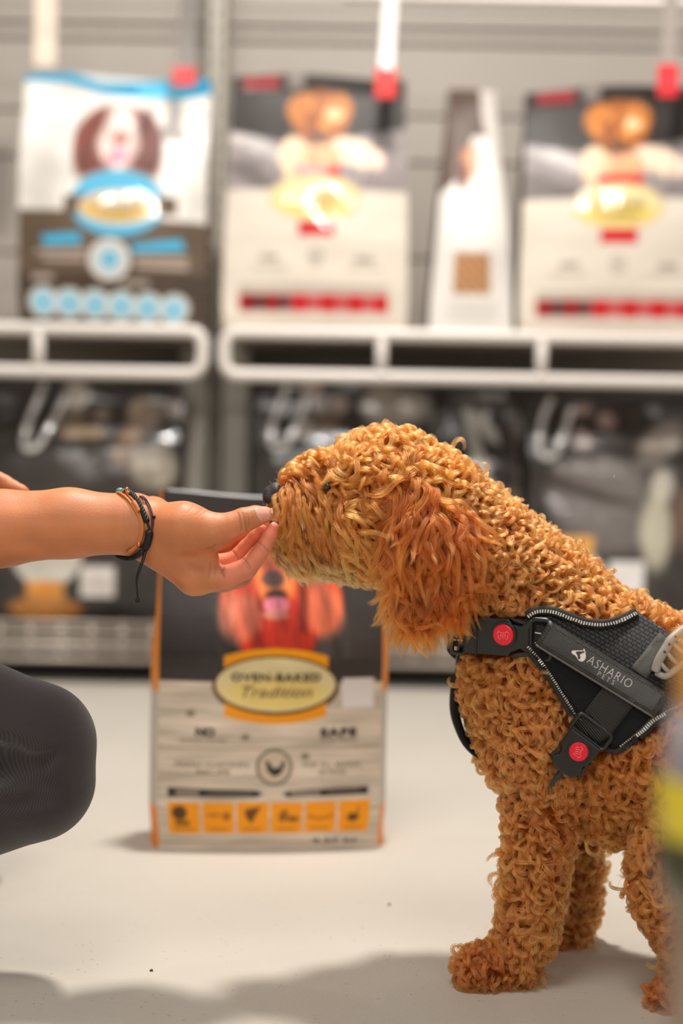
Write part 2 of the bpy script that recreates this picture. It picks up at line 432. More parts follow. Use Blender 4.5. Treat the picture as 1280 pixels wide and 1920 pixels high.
class Bag:
    def __init__(s, W, H, D, taper=.55, bulge=.02, crump=.003, seed=1, topw=1.0, wave=0.0, tip=0.0):
        s.W, s.H, s.D, s.taper, s.bulge, s.crump, s.seed, s.topw, s.wave, s.tip = W, H, D, taper, bulge, crump, seed, topw, wave, tip
    def prof(s, v):
        t = np.clip((v - s.taper) / (.965 - s.taper), 0, 1); return 1 - (1 - .012 / (s.D / 2)) * (t * t * (3 - 2 * t))
    def front(s, u, v, off=0.0):
        u, v = np.asarray(u, float), np.asarray(v, float)
        w = s.W / 2 * (1 + (s.topw - 1) * v) * (1 - .02 * np.exp(-((v - 0.03) / .05) ** 2))
        x = w * u
        d = s.D / 2 * s.prof(v) * (1 - .10 * np.abs(u) ** 4) + s.bulge * (1 - u * u) * np.sin(np.pi * np.clip(v / .93, 0, 1)) ** .8
        q = np.stack([u.ravel() * s.W / 2, v.ravel() * s.H], 1)
        cr = vnoise(q, 14, s.seed).reshape(u.shape) * s.crump * np.clip(v * 6, 0, 1)
        y = -(d + cr + off)
        z = s.H * v + s.wave * np.sin(u * 3.1 + s.seed) * np.clip((v - .9) * 10, 0, 1) + s.tip * u * v
        return np.stack([x, y, z], -1)
    def build(s, root, paint, fmat, side_col, back_col, top_col=None, gus=.35, gcol=None):
        ny, nx = paint.img.shape[:2]
        u, v = np.meshgrid(np.linspace(-1, 1, nx), np.linspace(0, 1, ny))
        g = s.front(u, v); V = g.reshape(-1, 3)
        i = np.arange(nx * ny).reshape(ny, nx)
        Q = np.stack([i[:-1, :-1], i[:-1, 1:], i[1:, 1:], i[1:, :-1]], -1).reshape(-1, 4)
        me = np_mesh('front_panel', V, Q); set_col(me, lin(np.clip(paint.img.reshape(-1, 3) * .95, 0, 255)))
        ga_ = me.attributes.new('Varnish', 'FLOAT', 'POINT'); ga_.data.foreach_set('value', paint.g.astype(np.float32).ravel())
        link('front_panel', me, fmat, root, world=False)
        # back
        V2 = V.copy(); V2[:, 1] = np.maximum(.006, -V2[:, 1] * .9)
        st = 6; ii = i[::st, ::st]; gb = V2.reshape(ny, nx, 3)[::st, ::st]
        # keep last row / col so that the edges close
        rr = sorted(set(list(range(0, ny, st)) + [ny - 1])); cc = sorted(set(list(range(0, nx, st)) + [nx - 1]))
        gb = V2.reshape(ny, nx, 3)[np.ix_(rr, cc)]; a = np.arange(gb.shape[0] * gb.shape[1]).reshape(gb.shape[:2])
        Qb = np.stack([a[:-1, :-1], a[1:, :-1], a[1:, 1:], a[:-1, 1:]], -1).reshape(-1, 4)
        mb = mat(root.name + '_film', back_col, .38, .5, bump=('noise', 12, .3, .01))
        link('back_panel', np_mesh('back_panel', gb.reshape(-1, 3), Qb), mb, root, world=False)
        ms = mat(root.name + '_gusset_film', side_col, .38, .5, bump=('noise', 12, .3, .01))
        for sg, col in ((-1, 0), (1, nx - 1)):
            fr = g[rr, col]; bk = V2.reshape(ny, nx, 3)[rr, col]; md = (fr + bk) / 2
            dep = np.abs(fr[:, 1] - bk[:, 1]); md[:, 0] -= sg * np.minimum(gus * dep / 2, .03) * (1 if gus > 0 else np.clip((.82 - np.array(rr) / ny) * 4, 0, 1))
            q1 = fr * .6 + md * .4; q2 = bk * .6 + md * .4
            q1[:, 0] += sg * .003; q2[:, 0] += sg * .003
            st_ = np.stack([fr, q1, md, q2, bk], 1); a = np.arange(st_.shape[0] * 5).reshape(-1, 5)
            Qs = np.stack([a[:-1, :-1], a[:-1, 1:], a[1:, 1:], a[1:, :-1]], -1).reshape(-1, 4)
            if sg > 0: Qs = Qs[:, ::-1] if False else Qs
            else: Qs = Qs[:, ::-1]
            gm = np_mesh('gusset', st_.reshape(-1, 3), Qs)
            if gcol is not None: set_col(gm, np.repeat(lin(gcol(np.array(rr) / ny)), 5, 0))
            link('gusset', gm, ms if gcol is None else M_bagmatte, root, world=False)
        # folded base
        bt = np.concatenate([g[0, cc], V2.reshape(ny, nx, 3)[0, cc][::-1]])
        link('base', mesh('base', bt, [tuple(range(len(bt)))[::-1]]), mb, root, world=False)
        # crimped top seal
        top = g[-1, cc].copy(); k = len(cc)
        v_, f_ = [], []
        for yy, z0, z1 in ((-.0085, -.028, .002), (.0085, -.028, .002)):
            for r in (z0, z1): v_ += [(p[0], (p[1] + .006) * .3 + yy, p[2] + r) for p in top]
        for r0, r1 in ((0, 1), (1, 3), (3, 2), (2, 0)):
            f_ += [(r0 * k + j, r0 * k + j + 1, r1 * k + j + 1, r1 * k + j) for j in range(k - 1)]
        f_ += [(0, k, 3 * k, 2 * k), (k - 1, 3 * k - 1, 4 * k - 1, 2 * k - 1)]
        link('top_seal', mesh('top_seal', v_, f_), mat(root.name + '_seal', top_col or back_col, .35, .5), root, world=False)
    def drape(s, root, name, V, F_, m, paint, off=.0012):
        """put flat print (V in photograph pixels) on the bag front"""
        V = np.asarray(V, float)
        u = 2 * (V[:, 0] - paint.x0) / (paint.x1 - paint.x0) - 1; v = (paint.y1 - V[:, 1]) / (paint.y1 - paint.y0)
        return link(name, mesh(name, s.front(u, v, off), F_), m, root, world=False, smooth=False)

def text_vf(s, x, y, w=None, h=10, shear=0.0, bold=0.0, sp=1.0, arc=0.0, rot=0.0, sx=1.0):
    """lettering as flat faces in photograph pixels, centred on (x, y)"""
    c = bpy.data.curves.new('lettering', 'FONT'); c.body = s; c.align_x = 'CENTER'; c.align_y = 'CENTER'; c.size = 10; c.shear = shear; c.offset = bold; c.space_character = sp; c.resolution_u = 3
    o = bpy.data.objects.new('lettering', c); COL.objects.link(o)
    dg = bpy.context.evaluated_depsgraph_get(); me = bpy.data.meshes.new_from_object(o.evaluated_get(dg))
    v = np.array([q.co[:] for q in me.vertices]); f = [tuple(p.vertices) for p in me.polygons]
    bpy.data.objects.remove(o); bpy.data.curves.remove(c); bpy.data.meshes.remove(me)
    if len(v) == 0: return np.zeros((0, 2)), []
    lo, hi = v.min(0), v.max(0); v = v - (lo + hi) / 2
    k = h / (hi[1] - lo[1]); kx = k * sx if w is None else w / (hi[0] - lo[0])
    X, Y = v[:, 0] * kx, -v[:, 1] * k
    Y = Y + arc * (X / (40.0)) ** 2
    c_, s_ = math.cos(rot), math.sin(rot)
    return np.stack([x + X * c_ - Y * s_, y + X * s_ + Y * c_], 1), f

def lettering(bag, root, paint, m, items, off=.0012):
    """one lettering part per list of (text, x, y, w, h, kw)"""
    for (s, x, y, w, h, kw) in items:
        v, f = text_vf(s, x, y, w, h, **kw); bag.drape(root, 'lettering', v.tolist(), f, m, paint, off)

def bag_root(name, label, px0, px1, pyb, Y, z, D, group=None, rz=0.0, cat='food bag'):
    a, c = P(px0, pyb, Y), P(px1, pyb, Y)
    return empty(name, ((a.x + c.x) / 2, Y + D / 2, z), label, cat, group, rz), abs(c.x - a.x)
ZD = ZU + .0125
G_up = 'dog food bags on the upper shelf'
# ---- A: blue and white bag
D = .13; YF = 3.09
r, Wd = bag_root('dog_food_bag', 'white, brown and blue dog food bag on the left of the upper shelf, spaniel picture', 32, 384, 603, YF, ZD, D, G_up)
p = Paint(32, 128, 384, 603, 110, 150, (226, 220, 212))
p.poly([(0, 385), (150, 392), (250, 405), (400, 410), (400, 640), (0, 640)], (98, 80, 64), soft=5)
p.rect(30, 505, 390, 610, (72, 58, 46), soft=6); p.noise((.02, .03), 3, .10)
p.poly([(30, 120), (120, 128), (180, 142), (250, 135), (400, 115), (400, 152), (330, 168), (250, 166), (180, 160), (110, 142), (30, 138)], (18, 148, 190), soft=4)
p.poly([(250, 140), (330, 132), (330, 166), (240, 164)], (92, 190, 225), soft=6)
p.ell(215, 255, 78, 74, (120, 66, 52), soft=12); p.ell(170, 260, 34, 70, (112, 60, 50), soft=10, rot=.2); p.ell(268, 260, 32, 68, (104, 62, 56), soft=10, rot=-.2)
p.ell(220, 250, 30, 78, (228, 216, 208), soft=14); p.ell(218, 262, 40, 40, (214, 190, 180), soft=12); p.ell(221, 252, 17, 12, (160, 100, 92), soft=6); p.ell(219, 288, 19, 16, (236, 150, 166), soft=6)
p.fur((135, 180, 305, 330), (.25, .05), 5, .18)
p.ell(220, 376, 88, 62, (90, 180, 214), soft=3); p.rect(120, 362, 330, 396, (98, 80, 64), soft=3); p.ell(222, 384, 76, 32, (226, 205, 190), soft=3); p.ell(220, 386, 66, 24, (222, 180, 88), soft=5)
p.ell(222, 376, 50, 8, (240, 232, 225), soft=4)
p.poly([(76, 436), (150, 430), (156, 452), (84, 456)], (70, 170, 205), soft=3); p.poly([(246, 452), (340, 440), (346, 462), (250, 468)], (70, 170, 205), soft=3)
for (x0, y0, x1, y1) in ((66, 462, 162, 470), (80, 476, 160, 484), (252, 474, 352, 482), (256, 488, 352, 497), (58, 508, 100, 520), (230, 518, 280, 528)): p.rect(x0, y0, x1, y1, (205, 190, 176), .75, 3)
p.ell(206, 481, 39, 39, (214, 206, 198)); p.ell(206, 481, 30, 30, (186, 200, 204)); p.ell(206, 480, 13, 13, (70, 170, 205))
p.gloss(140, 345, 300, 420, True)
for k in range(6):
    x, y = 80 + 49.5 * k, 560 + 2.2 * k
    p.ell(x, y, 29, 29, (205, 202, 192)); p.ell(x, y, 21, 22, (160, 205, 222)); p.ell(x, y + 2, 7, 8, (48, 160, 200))
B = Bag(Wd, .545, D, .60, .022, .0018, 3, 1.0, .006); B.build(r, p, M_bagfront, (96, 80, 66), (226, 220, 212), (20, 150, 190))
lettering(B, r, p, M_print_black, [('OVEN-BAKED', 221, 377, 96, 12, {}), ('Tradition', 221, 394, 70, 11, dict(shear=.3))])

# ---- B, D: red-logo bags
def red_bag(label, x0, x1, y0, y1, seed, tip=0.0, rz=0.0):
    r, Wd = bag_root('dog_food_bag', label, x0, x1, y1, YF, ZD, D, G_up, rz)
    k = lambda x: x0 + (x - 415) * (x1 - x0) / 350.0
    j = lambda y: y0 + (y - 125) * (y1 - y0) / 477.0
    p = Paint(x0, y0, x1, y1, 110, 150, (44, 37, 33))
    p.poly([(k(400), j(228)), (k(560), j(265)), (k(800), j(215)), (k(800), j(352)), (k(400), j(352))], (148, 138, 136), soft=6)
    p.poly([(k(400), j(240)), (k(470), j(245)), (k(530), j(280)), (k(520), j(300)), (k(440), j(262))], (196, 190, 186), .8, 5)
    p.poly([(k(400), j(300)), (k(450), j(285)), (k(520), j(345)), (k(480), j(352))], (110, 102, 100), .7, 8)
    p.noise((.03, .03), seed, .12)
    p.rect(k(400), j(346), k(800), j(640), (226, 214, 198), soft=5); p.noise((.008, .06), seed + 3, .04, (k(400), j(348), k(800), j(640)))
    p.rect(k(436), j(122), k(510), j(150), (178, 48, 52), .8, 6); p.rect(k(526), j(120), k(560), j(148), (175, 165, 158), .7, 8)
    # dog leaning over a beam, paws forward
    p.ell(k(595), j(205), 58, 56, (150, 82, 28), soft=10); p.ell(k(560), j(190), 34, 34, (190, 112, 40), soft=10); p.ell(k(630), j(185), 30, 32, (182, 106, 38), soft=10)
    p.ell(k(578), j(215), 16, 24, (140, 74, 26), soft=8); p.ell(k(605), j(222), 15, 18, (196, 120, 50), soft=6); p.ell(k(594), j(244), 22, 12, (90, 56, 34), soft=6); p.ell(k(622), j(198), 18, 14, (232, 190, 140), soft=8)
    p.ell(k(548), j(290), 32, 46, (228, 198, 164), soft=8, rot=-.2); p.ell(k(665), j(275), 52, 26, (232, 205, 178), soft=8, rot=.35); p.ell(k(705), j(290), 18, 16, (232, 205, 185), soft=6); p.ell(k(600), j(285), 40, 24, (215, 160, 118), soft=10)
    p.fur((k(510), j(145), k(720), j(340)), (.2, .06), seed + 5, .14)
    p.rect(k(550), j(303), k(634), j(332), (206, 28, 38), .9, 5)
    p.ell(k(588), j(362), 90, 44, (222, 196, 150)); p.ell(k(588), j(362), 82, 38, (238, 222, 165), soft=3); p.ell(k(588), j(376), 70, 20, (238, 206, 110), soft=8)
    p.rect(k(557), j(405), k(624), j(431), (206, 24, 34), soft=4)
    p.ell(k(590), j(470), 15, 17, (160, 150, 140)); p.ell(k(590), j(470), 11, 13, (226, 214, 198)); p.ell(k(590), j(471), 6, 6, (150, 142, 130))
    p.rect(k(486), j(466), k(520), j(478), (120, 112, 100), .55, 4); p.rect(k(664), j(468), k(700), j(480), (120, 112, 100), .55, 4)
    for xx_ in (470, 650): p.rect(k(xx_), j(486), k(xx_ + 66), j(492), (170, 158, 145), .6, 3)
    p.rect(k(447), j(520), k(728), j(534), (176, 164, 150), .7, 4)
    p.rect(k(447), j(538), k(726), j(569), (196, 82, 84), soft=3); p.rect(k(462), j(540), k(545), j(568), (74, 50, 46), .85, 6)
    for xx_ in (449, 498, 550, 603, 655, 704): p.rect(k(xx_), j(538), k(xx_ + 24), j(570), (196, 16, 24) if xx_ > 530 else (150, 26, 34), 1, 3)
    p.gloss(k(500), j(320), k(676), j(404), True); p.gloss(k(550), j(303), k(634), j(332)); p.gloss(k(557), j(405), k(624), j(431)); p.gloss(k(447), j(538), k(500), j(569)); p.gloss(k(436), j(122), k(510), j(150))
    p.rect(k(400), j(584), k(800), j(610), (205, 190, 172), .6, 5)
    B = Bag(Wd, (y1 - y0) * SY / F * 1.015, D, .58, .024, .0016, seed, .92, .005, tip); B.build(r, p, M_bagfront, (70, 60, 54), (215, 204, 190), (52, 45, 41))
    lettering(B, r, p, M_print_black, [('OVEN-BAKED', k(588), j(358), 104, 13, {}), ('Tradition', k(588), j(378), 80, 13, dict(shear=.3))])
    return r
red_bag('cream and black dog food bag with red logo, second from left on the upper shelf', 413, 766, 125, 602, 21)
red_bag('cream and black dog food bag with red logo, cut by the right frame edge', 968, 1336, 142, 608, 33, tip=.010)

# ---- C: bag standing sideways, gusset to the front
c0 = P(880, 606, 3.10)
r = empty('dog_food_bag', (c0.x, 3.17, ZD), 'narrow white dog food bag turned sideways on the upper shelf, brown kibble window', 'food bag', G_up, 0)
p = Paint(795, 120, 962, 606, 60, 150, (228, 222, 214))
p.poly([(780, 100), (980, 100), (980, 190), (930, 215), (880, 215), (845, 300), (780, 350)], (92, 74, 64), soft=6)
p.poly([(905, 110), (980, 100), (980, 320), (940, 260), (915, 190)], (205, 196, 188), soft=8)
p.ell(866, 275, 22, 34, (196, 116, 62), soft=8); p.ell(850, 300, 16, 30, (96, 52, 40), soft=8); p.ell(884, 262, 16, 34, (206, 170, 150), soft=8)
p.rect(838, 456, 916, 536, (176, 128, 88), soft=4); p.noise((.3, .3), 8, .28, (836, 454, 918, 538)); p.rect(828, 352, 905, 420, (240, 236, 230), .8, 10)
for yy in (552, 566, 580): p.rect(830, yy, 930, yy + 5, (170, 162, 152), .6, 3)
B = Bag(.185, .535, .22, .30, .016, .004, 12, .55, .0, .0)
B.build(r, p, M_bagfront, (70, 60, 54), (70, 62, 58), (88, 70, 60))

# ---- lower shelf bags
G_lo = 'black dog food bags on the bottom shelf'
ZB = zz(1250) + .0505
YL = 3.13; DL = .15
def dark_bag(label, x0, x1, y0, seed, deco, topw=1.0):
    r, Wd = bag_root('dog_food_bag', label, x0, x1, 1175, YL, ZB, DL, G_lo)
    H = P(640, y0, YL).z - ZB
    y1 = y0 + H * F / YL
    p = Paint(x0, y0, x1, y1, 110, 150, (56, 50, 46))
    n = vnoise(np.stack([p.X.ravel() * .012, p.Y.ravel() * .012], 1), 1.0, seed).reshape(p.X.shape)
    p.img *= (1 + .25 * n)[..., None]
    deco(p)
    B = Bag(Wd, H, DL, .66, .020, .007, seed, topw, .012); B.build(r, p, M_bagdark, (48, 43, 40), (48, 43, 40))
    # clear plastic carry loop
    ctr = deco.loop
    if ctr:
        pts = [(ctr[0] + 42, ctr[1] - 48), (ctr[0] + 16, ctr[1] + 20), (ctr[0] + 2, ctr[1] + 46), (ctr[0] - 16, ctr[1] + 52), (ctr[0] - 26, ctr[1] + 36), (ctr[0] - 20, ctr[1] - 10), (ctr[0] + 2, ctr[1] - 70)]
        q = spline(pts, 48); u = 2 * (q[:, 0] - x0) / (x1 - x0) - 1; v = (y1 - q[:, 1]) / (y1 - y0)
        tube('carry_loop', B.front(u, v, .010), .0075, M_clear, r, 8, flat=(np.tile([0, 1.0, 0], (len(q), 1)), .4), world=False)
    return r
def d1(p):
    p.ell(262, 780, 34, 40, (168, 146, 122), .75, 14); p.ell(235, 840, 24, 40, (146, 118, 96), .8, 14, .4); p.ell(285, 880, 42, 44, (196, 184, 164), .8, 16, -.5); p.ell(320, 770, 18, 24, (150, 124, 104), .7, 12)
    p.ell(130, 748, 26, 26, (206, 194, 180), .9, 10); p.rect(100, 775, 150, 802, (150, 132, 112), .7, 6); p.rect(112, 806, 188, 830, (172, 138, 98), .7, 8); p.ell(180, 784, 16, 14, (184, 160, 144), .7, 8)
    p.ell(88, 1050, 66, 60, (206, 200, 186), 1, 4); p.rect(50, 1098, 122, 1136, (222, 150, 70), 1, 5); p.ell(86, 1115, 20, 14, (236, 150, 50), .9, 8)
    p.ell(85, 1150, 72, 22, (196, 128, 62), 1, 6); p.rect(152, 1068, 216, 1126, (220, 210, 202), 1, 3)
    p.fur((200, 740, 340, 930), (.15, .05), 4, .2)
d1.loop = (68, 800)
dark_bag('black dog food bag with white price sticker at the left end of the bottom shelf', -40, 332, 722, 41, d1)
def d2(p):
    p.ell(575, 735, 22, 22, (196, 178, 160), .8, 8); p.ell(628, 758, 17, 17, (168, 148, 132), .8, 6); p.ell(594, 762, 16, 16, (150, 136, 122), .8, 6); p.ell(720, 760, 50, 46, (172, 158, 144), .8, 16); p.ell(770, 752, 26, 40, (170, 156, 142), .7, 12)
    p.ell(566, 800, 16, 22, (176, 166, 156), .8, 8); p.rect(585, 782, 625, 806, (140, 112, 78), .7, 6)
d2.loop = (528, 790)
dark_bag('black dog food bag behind the dog\'s head on the bottom shelf', 468, 806, 720, 52, d2)
def d4(p):
    p.ell(1100, 745, 90, 60, (50, 38, 36), .9, 20); p.ell(1090, 752, 18, 18, (180, 152, 140), .8, 8); p.ell(1134, 780, 18, 18, (176, 148, 136), .8, 8); p.ell(1084, 818, 18, 22, (190, 172, 162), .8, 8)
    p.ell(1120, 900, 90, 60, (132, 124, 120), .8, 24, .3); p.ell(1060, 930, 40, 60, (110, 102, 98), .8, 20); p.ell(1140, 985, 76, 44, (128, 120, 116), .8, 24); p.ell(1235, 820, 60, 30, (172, 160, 148), .8, 16, -.7); p.ell(1232, 900, 22, 32, (208, 200, 184), .85, 12); p.ell(1222, 985, 30, 74, (206, 200, 176), .9, 14); p.ell(1270, 960, 18, 60, (130, 100, 84), .8, 12)
    p.poly([(1030, 880), (1090, 905), (1180, 930), (1180, 940), (1080, 925), (1020, 900)], (60, 52, 48), .8, 8)
    p.rect(1042, 996, 1106, 1034, (240, 176, 90), 1, 5); p.rect(1048, 1010, 1098, 1028, (236, 160, 50), .8, 6); p.ell(1090, 1090, 44, 60, (206, 198, 190), 1, 5); p.rect(1136, 1042, 1202, 1104, (240, 234, 228), 1, 3)
d4.loop = (1030, 798)
dark_bag('black dog food bag with white price sticker above the dog\'s back', 985, 1345, 720, 63, d4)
# sideways dark bag
c0 = P(895, 1170, 3.16)
r = empty('dog_food_bag', (c0.x, 3.25, ZB), 'dark dog food bag turned sideways behind the dog\'s neck on the bottom shelf', 'food bag', G_lo, 0)
y0 = 725; H = P(640, y0, 3.16).z - ZB; p = Paint(808, y0, 982, y0 + H * F / 3.16, 60, 120, (46, 41, 38))
p.poly([(858, 760), (880, 752), (935, 800), (945, 830), (915, 820), (886, 790), (905, 850), (925, 910), (930, 1000), (905, 960), (880, 870)], (188, 182, 168), .9, 6); p.poly([(960, 700), (990, 700), (985, 900), (965, 1000), (955, 960), (975, 860)], (120, 108, 94), .8, 8); p.ell(905, 745, 60, 20, (120, 112, 98), .6, 14)
B = Bag(.195, H, .24, .45, .012, .006, 17, .85); B.build(r, p, M_bagdark, (48, 43, 40), (48, 43, 40))

# ---- hanging tags
def hang_tag(label, x, ytop, ytag, ybot, Y, strip_col, tag_col, wpx=24, lean=0.0):
    a = P(x, ybot, Y)
    r = empty('hanging_tag', (a.x, Y, a.z), label, 'shelf tag', 'hanging tags above the upper shelf')
    zt, zg = P(x, ytop, Y).z, P(x, ytag, Y).z; w = wpx * Y / F / 2
    L = zt - zg
    v, f = [], []
    for k in range(9):
        t_ = k / 8; xk = a.x + lean * t_ * L; zk = zg - .01 + (L + .01) * t_; yk = Y - .004 + .006 * math.sin(t_ * 3)
        for dx, dy in ((-w, 0), (w, 0), (w, .0012), (-w, .0012)): v.append((xk + dx, yk + dy, zk))
    for k in range(8):
        for c in range(4): f.append((k * 4 + c, k * 4 + (c + 1) % 4, k * 4 + 4 + (c + 1) % 4, k * 4 + 4 + c))
    f += [(3, 2, 1, 0), (32, 33, 34, 35)]
    link('strip', mesh('strip', v, f), mat('tag_strip_film', strip_col, .3, .5), r, smooth=False)
    if tag_col:
        wt = w * 1.5
        box('tag', (a.x - wt, Y - .010, a.z), (a.x + wt, Y - .004, zg), mat('tag_gloss', tag_col, .22, .6, bump=('noise', 18, .5, .01)), r, bev=.0025)
    return r
hang_tag('white hanging strip with bright red tag above the second bag', 722, -8, 128, 186, 3.04, (232, 228, 224), (214, 40, 36), 26, .05)
hang_tag('red tag on a grey strip in the top right corner', 1250, -8, 122, 184, 3.04, (150, 140, 132), (208, 34, 44), 26, .03)
hang_tag('dark strip with small red tag over the blue-topped bag', 345, -32, 128, 164, 3.04, (104, 96, 90), (196, 44, 48), 30, .05)
hang_tag('plain cream strip hanging at the top left', 84, -32, 116, 120, 3.30, (222, 204, 186), None, 40, 0)

# ---- the bag on the floor
fb = FL(494, 1597); YB = fb.y
s_ = YB / F
x0, x1, y0, y1 = 284, 706, 936, 1597
p = Paint(x0, y0, x1, y1, 212, 332, (64, 58, 55))
p.noise((.012, .012), 9, .16)
p.rect(270, 1281, 720, 1610, (214, 198, 178), soft=2); p.noise((.012, .16), 14, .10, (270, 1281, 720, 1610)); p.noise((.02, .5), 15, .05, (270, 1281, 720, 1610))
for yy in (1404, 1519, 1583): p.rect(270, yy, 720, yy + 3, (140, 120, 98), .7, 3); p.rect(270, yy + 4, 720, yy + 8, (220, 205, 184), .6, 3)
for (xk, yk) in ((344, 1341), (447, 1384), (560, 1420)): p.ell(xk, yk, 8, 6, (120, 98, 72), .8, 5)
# red long-eared dog
p.ell(512, 1020, 66, 66, (226, 70, 38), soft=8); p.ell(450, 1120, 52, 76, (216, 62, 36), soft=10, rot=.25); p.ell(575, 1120, 52, 74, (224, 84, 50), soft=10, rot=-.25); p.ell(505, 1190, 76, 66, (196, 48, 26), soft=12)
p.ell(438, 1165, 36, 46, (236, 136, 104), .75, 18, .3); p.ell(590, 1150, 40, 50, (238, 128, 92), .75, 18, -.3); p.ell(410, 1150, 18, 42, (236, 150, 122), .6, 12, .1)
p.rect(545, 1075, 560, 1190, (110, 34, 22), .7, 10); p.ell(478, 1118, 14, 42, (110, 36, 24), .75, 10); p.ell(500, 1090, 40, 48, (240, 132, 62), .9, 14); p.ell(500, 1068, 30, 16, (176, 70, 50), .7, 8)
p.ell(496, 1092, 22, 16, (96, 62, 56), 1, 6); p.ell(502, 1122, 20, 10, (66, 30, 26), 1, 6); p.ell(503, 1140, 25, 15, (238, 128, 150), 1, 5); p.ell(500, 1158, 26, 9, (216, 150, 130), .8, 6)
p.fur((380, 1000, 640, 1240), (.22, .04), 19, .20); p.fur((380, 1000, 640, 1240), (.5, .1), 20, .10)
p.rect(280, 1238, 720, 1281, (64, 58, 55), 1, 3)
def arcband(p, cx, cy, w, h, sag, col):
    yy = p.Y - sag * ((p.X - cx) / (w / 2)) ** 2
    d = np.minimum(w / 2 - np.abs(p.X - cx), h / 2 - np.abs(yy - cy)); p.put(d / 1.5 + .5, col)
p.ell(504, 1292, 118, 56, (60, 38, 26), .9, 4)
arcband(p, 503, 1234, 196, 30, 14, (252, 164, 0)); arcband(p, 503, 1345, 192, 28, -14, (252, 158, 0))
p.ell(503, 1287, 118, 55, (70, 40, 28)); p.ell(503, 1286, 113, 50, (240, 222, 166)); p.ell(503, 1302, 96, 30, (242, 214, 118), .8, 14)
p.rect(629, 1274, 690, 1330, (238, 230, 226))
p.ell(502, 1440, 34, 34, (72, 74, 56)); p.ell(502, 1440, 30, 30, (206, 186, 162)); p.poly([(485, 1426), (492, 1430), (500, 1442), (512, 1440), (520, 1424), (522, 1436), (514, 1452), (502, 1458), (490, 1448)], (36, 38, 32))
p.poly([(303, 1481), (470, 1484), (482, 1491), (470, 1497), (303, 1499)], (50, 46, 40)); p.rect(318, 1484, 362, 1496, (168, 152, 136), .8); p.rect(376, 1486, 460, 1494, (110, 98, 88), .7)
p.poly([(518, 1491), (530, 1484), (682, 1479), (682, 1494), (530, 1497)], (50, 46, 40)); p.rect(534, 1485, 590, 1495, (168, 152, 136), .8); p.rect(604, 1483, 668, 1491, (110, 98, 88), .7)
for k in range(6):
    xa = 304 + 64.6 * k; ya = 1508 - k * .6; p.rect(xa, ya, xa + 59, ya + 59, (252, 158, 0)); cx = xa + 29
    ic = (70, 44, 12)
    if k == 0: p.ell(cx - 8, ya + 20, 14, 13, ic, .9, 4); p.rect(cx - 16, ya + 34, cx + 10, ya + 44, ic, .6, 4)
    if k == 1: p.ell(cx + 16, ya + 26, 7, 8, ic, .5, 4); p.ell(cx - 8, ya + 24, 14, 4, ic, .3, 4)
    if k == 2: p.poly([(cx - 14, ya + 14), (cx + 16, ya + 8), (cx + 4, ya + 30), (cx - 2, ya + 40), (cx - 12, ya + 28)], ic, .8, 4)
    if k == 3: p.ell(cx - 6, ya + 26, 8, 12, ic, .55, 4, .4); p.ell(cx + 12, ya + 32, 12, 6, ic, .6, 4)
    if k == 4: p.ell(cx, ya + 26, 24, 9, ic, .4, 4); p.ell(cx, ya + 22, 22, 8, (252, 158, 0), 1, 3)
    if k == 5: p.ell(cx - 2, ya + 32, 11, 8, ic, .85, 4); p.rect(cx + 6, ya + 12, cx + 9, ya + 32, ic, .6, 3)
    p.rect(cx - 18, ya + 48, cx + 18, ya + 54, ic, .22, 3)
DF = .105; HF = P(640, 936, YB).z + .002
a, c = P(x0, 1300, YB), P(x1, 1300, YB)
rz = math.radians(5.0)
r = empty('dog_food_bag', ((a.x + c.x) / 2 + .004, YB + DF / 2 + .01, .0005), 'dog food bag standing alone on the floor, red-haired dog above wood-plank print', 'food bag', None, rz)
BF = Bag((c.x - a.x), HF, DF, .50, .010, .0035, 5, 1.0, .004); BF.build(r, p, M_bagmatte, (238, 148, 12), (64, 58, 55), (64, 58, 55), gus=-.28, gcol=lambda v: np.where(((v > .44) | (v < .11))[:, None], np.array((252., 146, 0)), np.array((206., 194, 182))))
kb = dict(bold=.12)
lettering(BF, r, p, M_print_black, [('OVEN-BAKED', 503, 1272, 168, 15, dict(bold=.25, sp=1.1)), ('NO', 372, 1375, 36, 16, dict(bold=.5)), ('SAFE', 623, 1376, 70, 16, dict(bold=.5, sp=1.2)), ('2.27 kg', 622, 1581, 88, 10, dict(bold=.2))])
M_ink2 = mat('brown_ink', (120, 84, 60), .5)
lettering(BF, r, p, M_ink2, [('Tradition', 506, 1299, 132, 20, dict(shear=.35))])
M_ink3 = mat('grey_ink', (112, 100, 80), .5)
lettering(BF, r, p, M_ink3, [('FRESH CHICKEN', 385, 1436, 138, 9, {}), ('RECIPE', 388, 1450, 62, 9, {}), ('FOR ALL BREEDS', 612, 1436, 110, 9, {}), ('OF DOGS', 612, 1450, 52, 9, {}), ('GRAINS ADDED', 368, 1391, 90, 5, {}), ('FOR PETS', 623, 1392, 70, 5, {})])
# crumbs on the floor
for nm, lab, (cx, cy), rr in (('crumb', 'tiny dark crumb on the bare floor left of centre', (284, 1821), .0016), ('crumb', 'tiny brown crumb on the floor near the dog\'s paw', (730, 1697), .0016)):
    q = FL(cx, cy); bm = bmesh.new(); bmesh.ops.create_icosphere(bm, subdivisions=2, radius=rr)
    for v in bm.verts: v.co *= 1 + .25 * math.sin(v.co.x * 3000 + v.co.z * 1700); v.co.z *= .7; v.co += Vector((q.x, q.y, rr * .6))
    tag(link(nm, bm_mesh(nm, bm), mat('crumb_brown', (60, 44, 30), .8)), lab, 'crumb')
# ================================================================ DOG
YD = 1.385
DOG = []
def dp(p0, p1, k=14, fy=1.0, tag=''): DOG.append(cp(p0, p1, k, fy, tag))
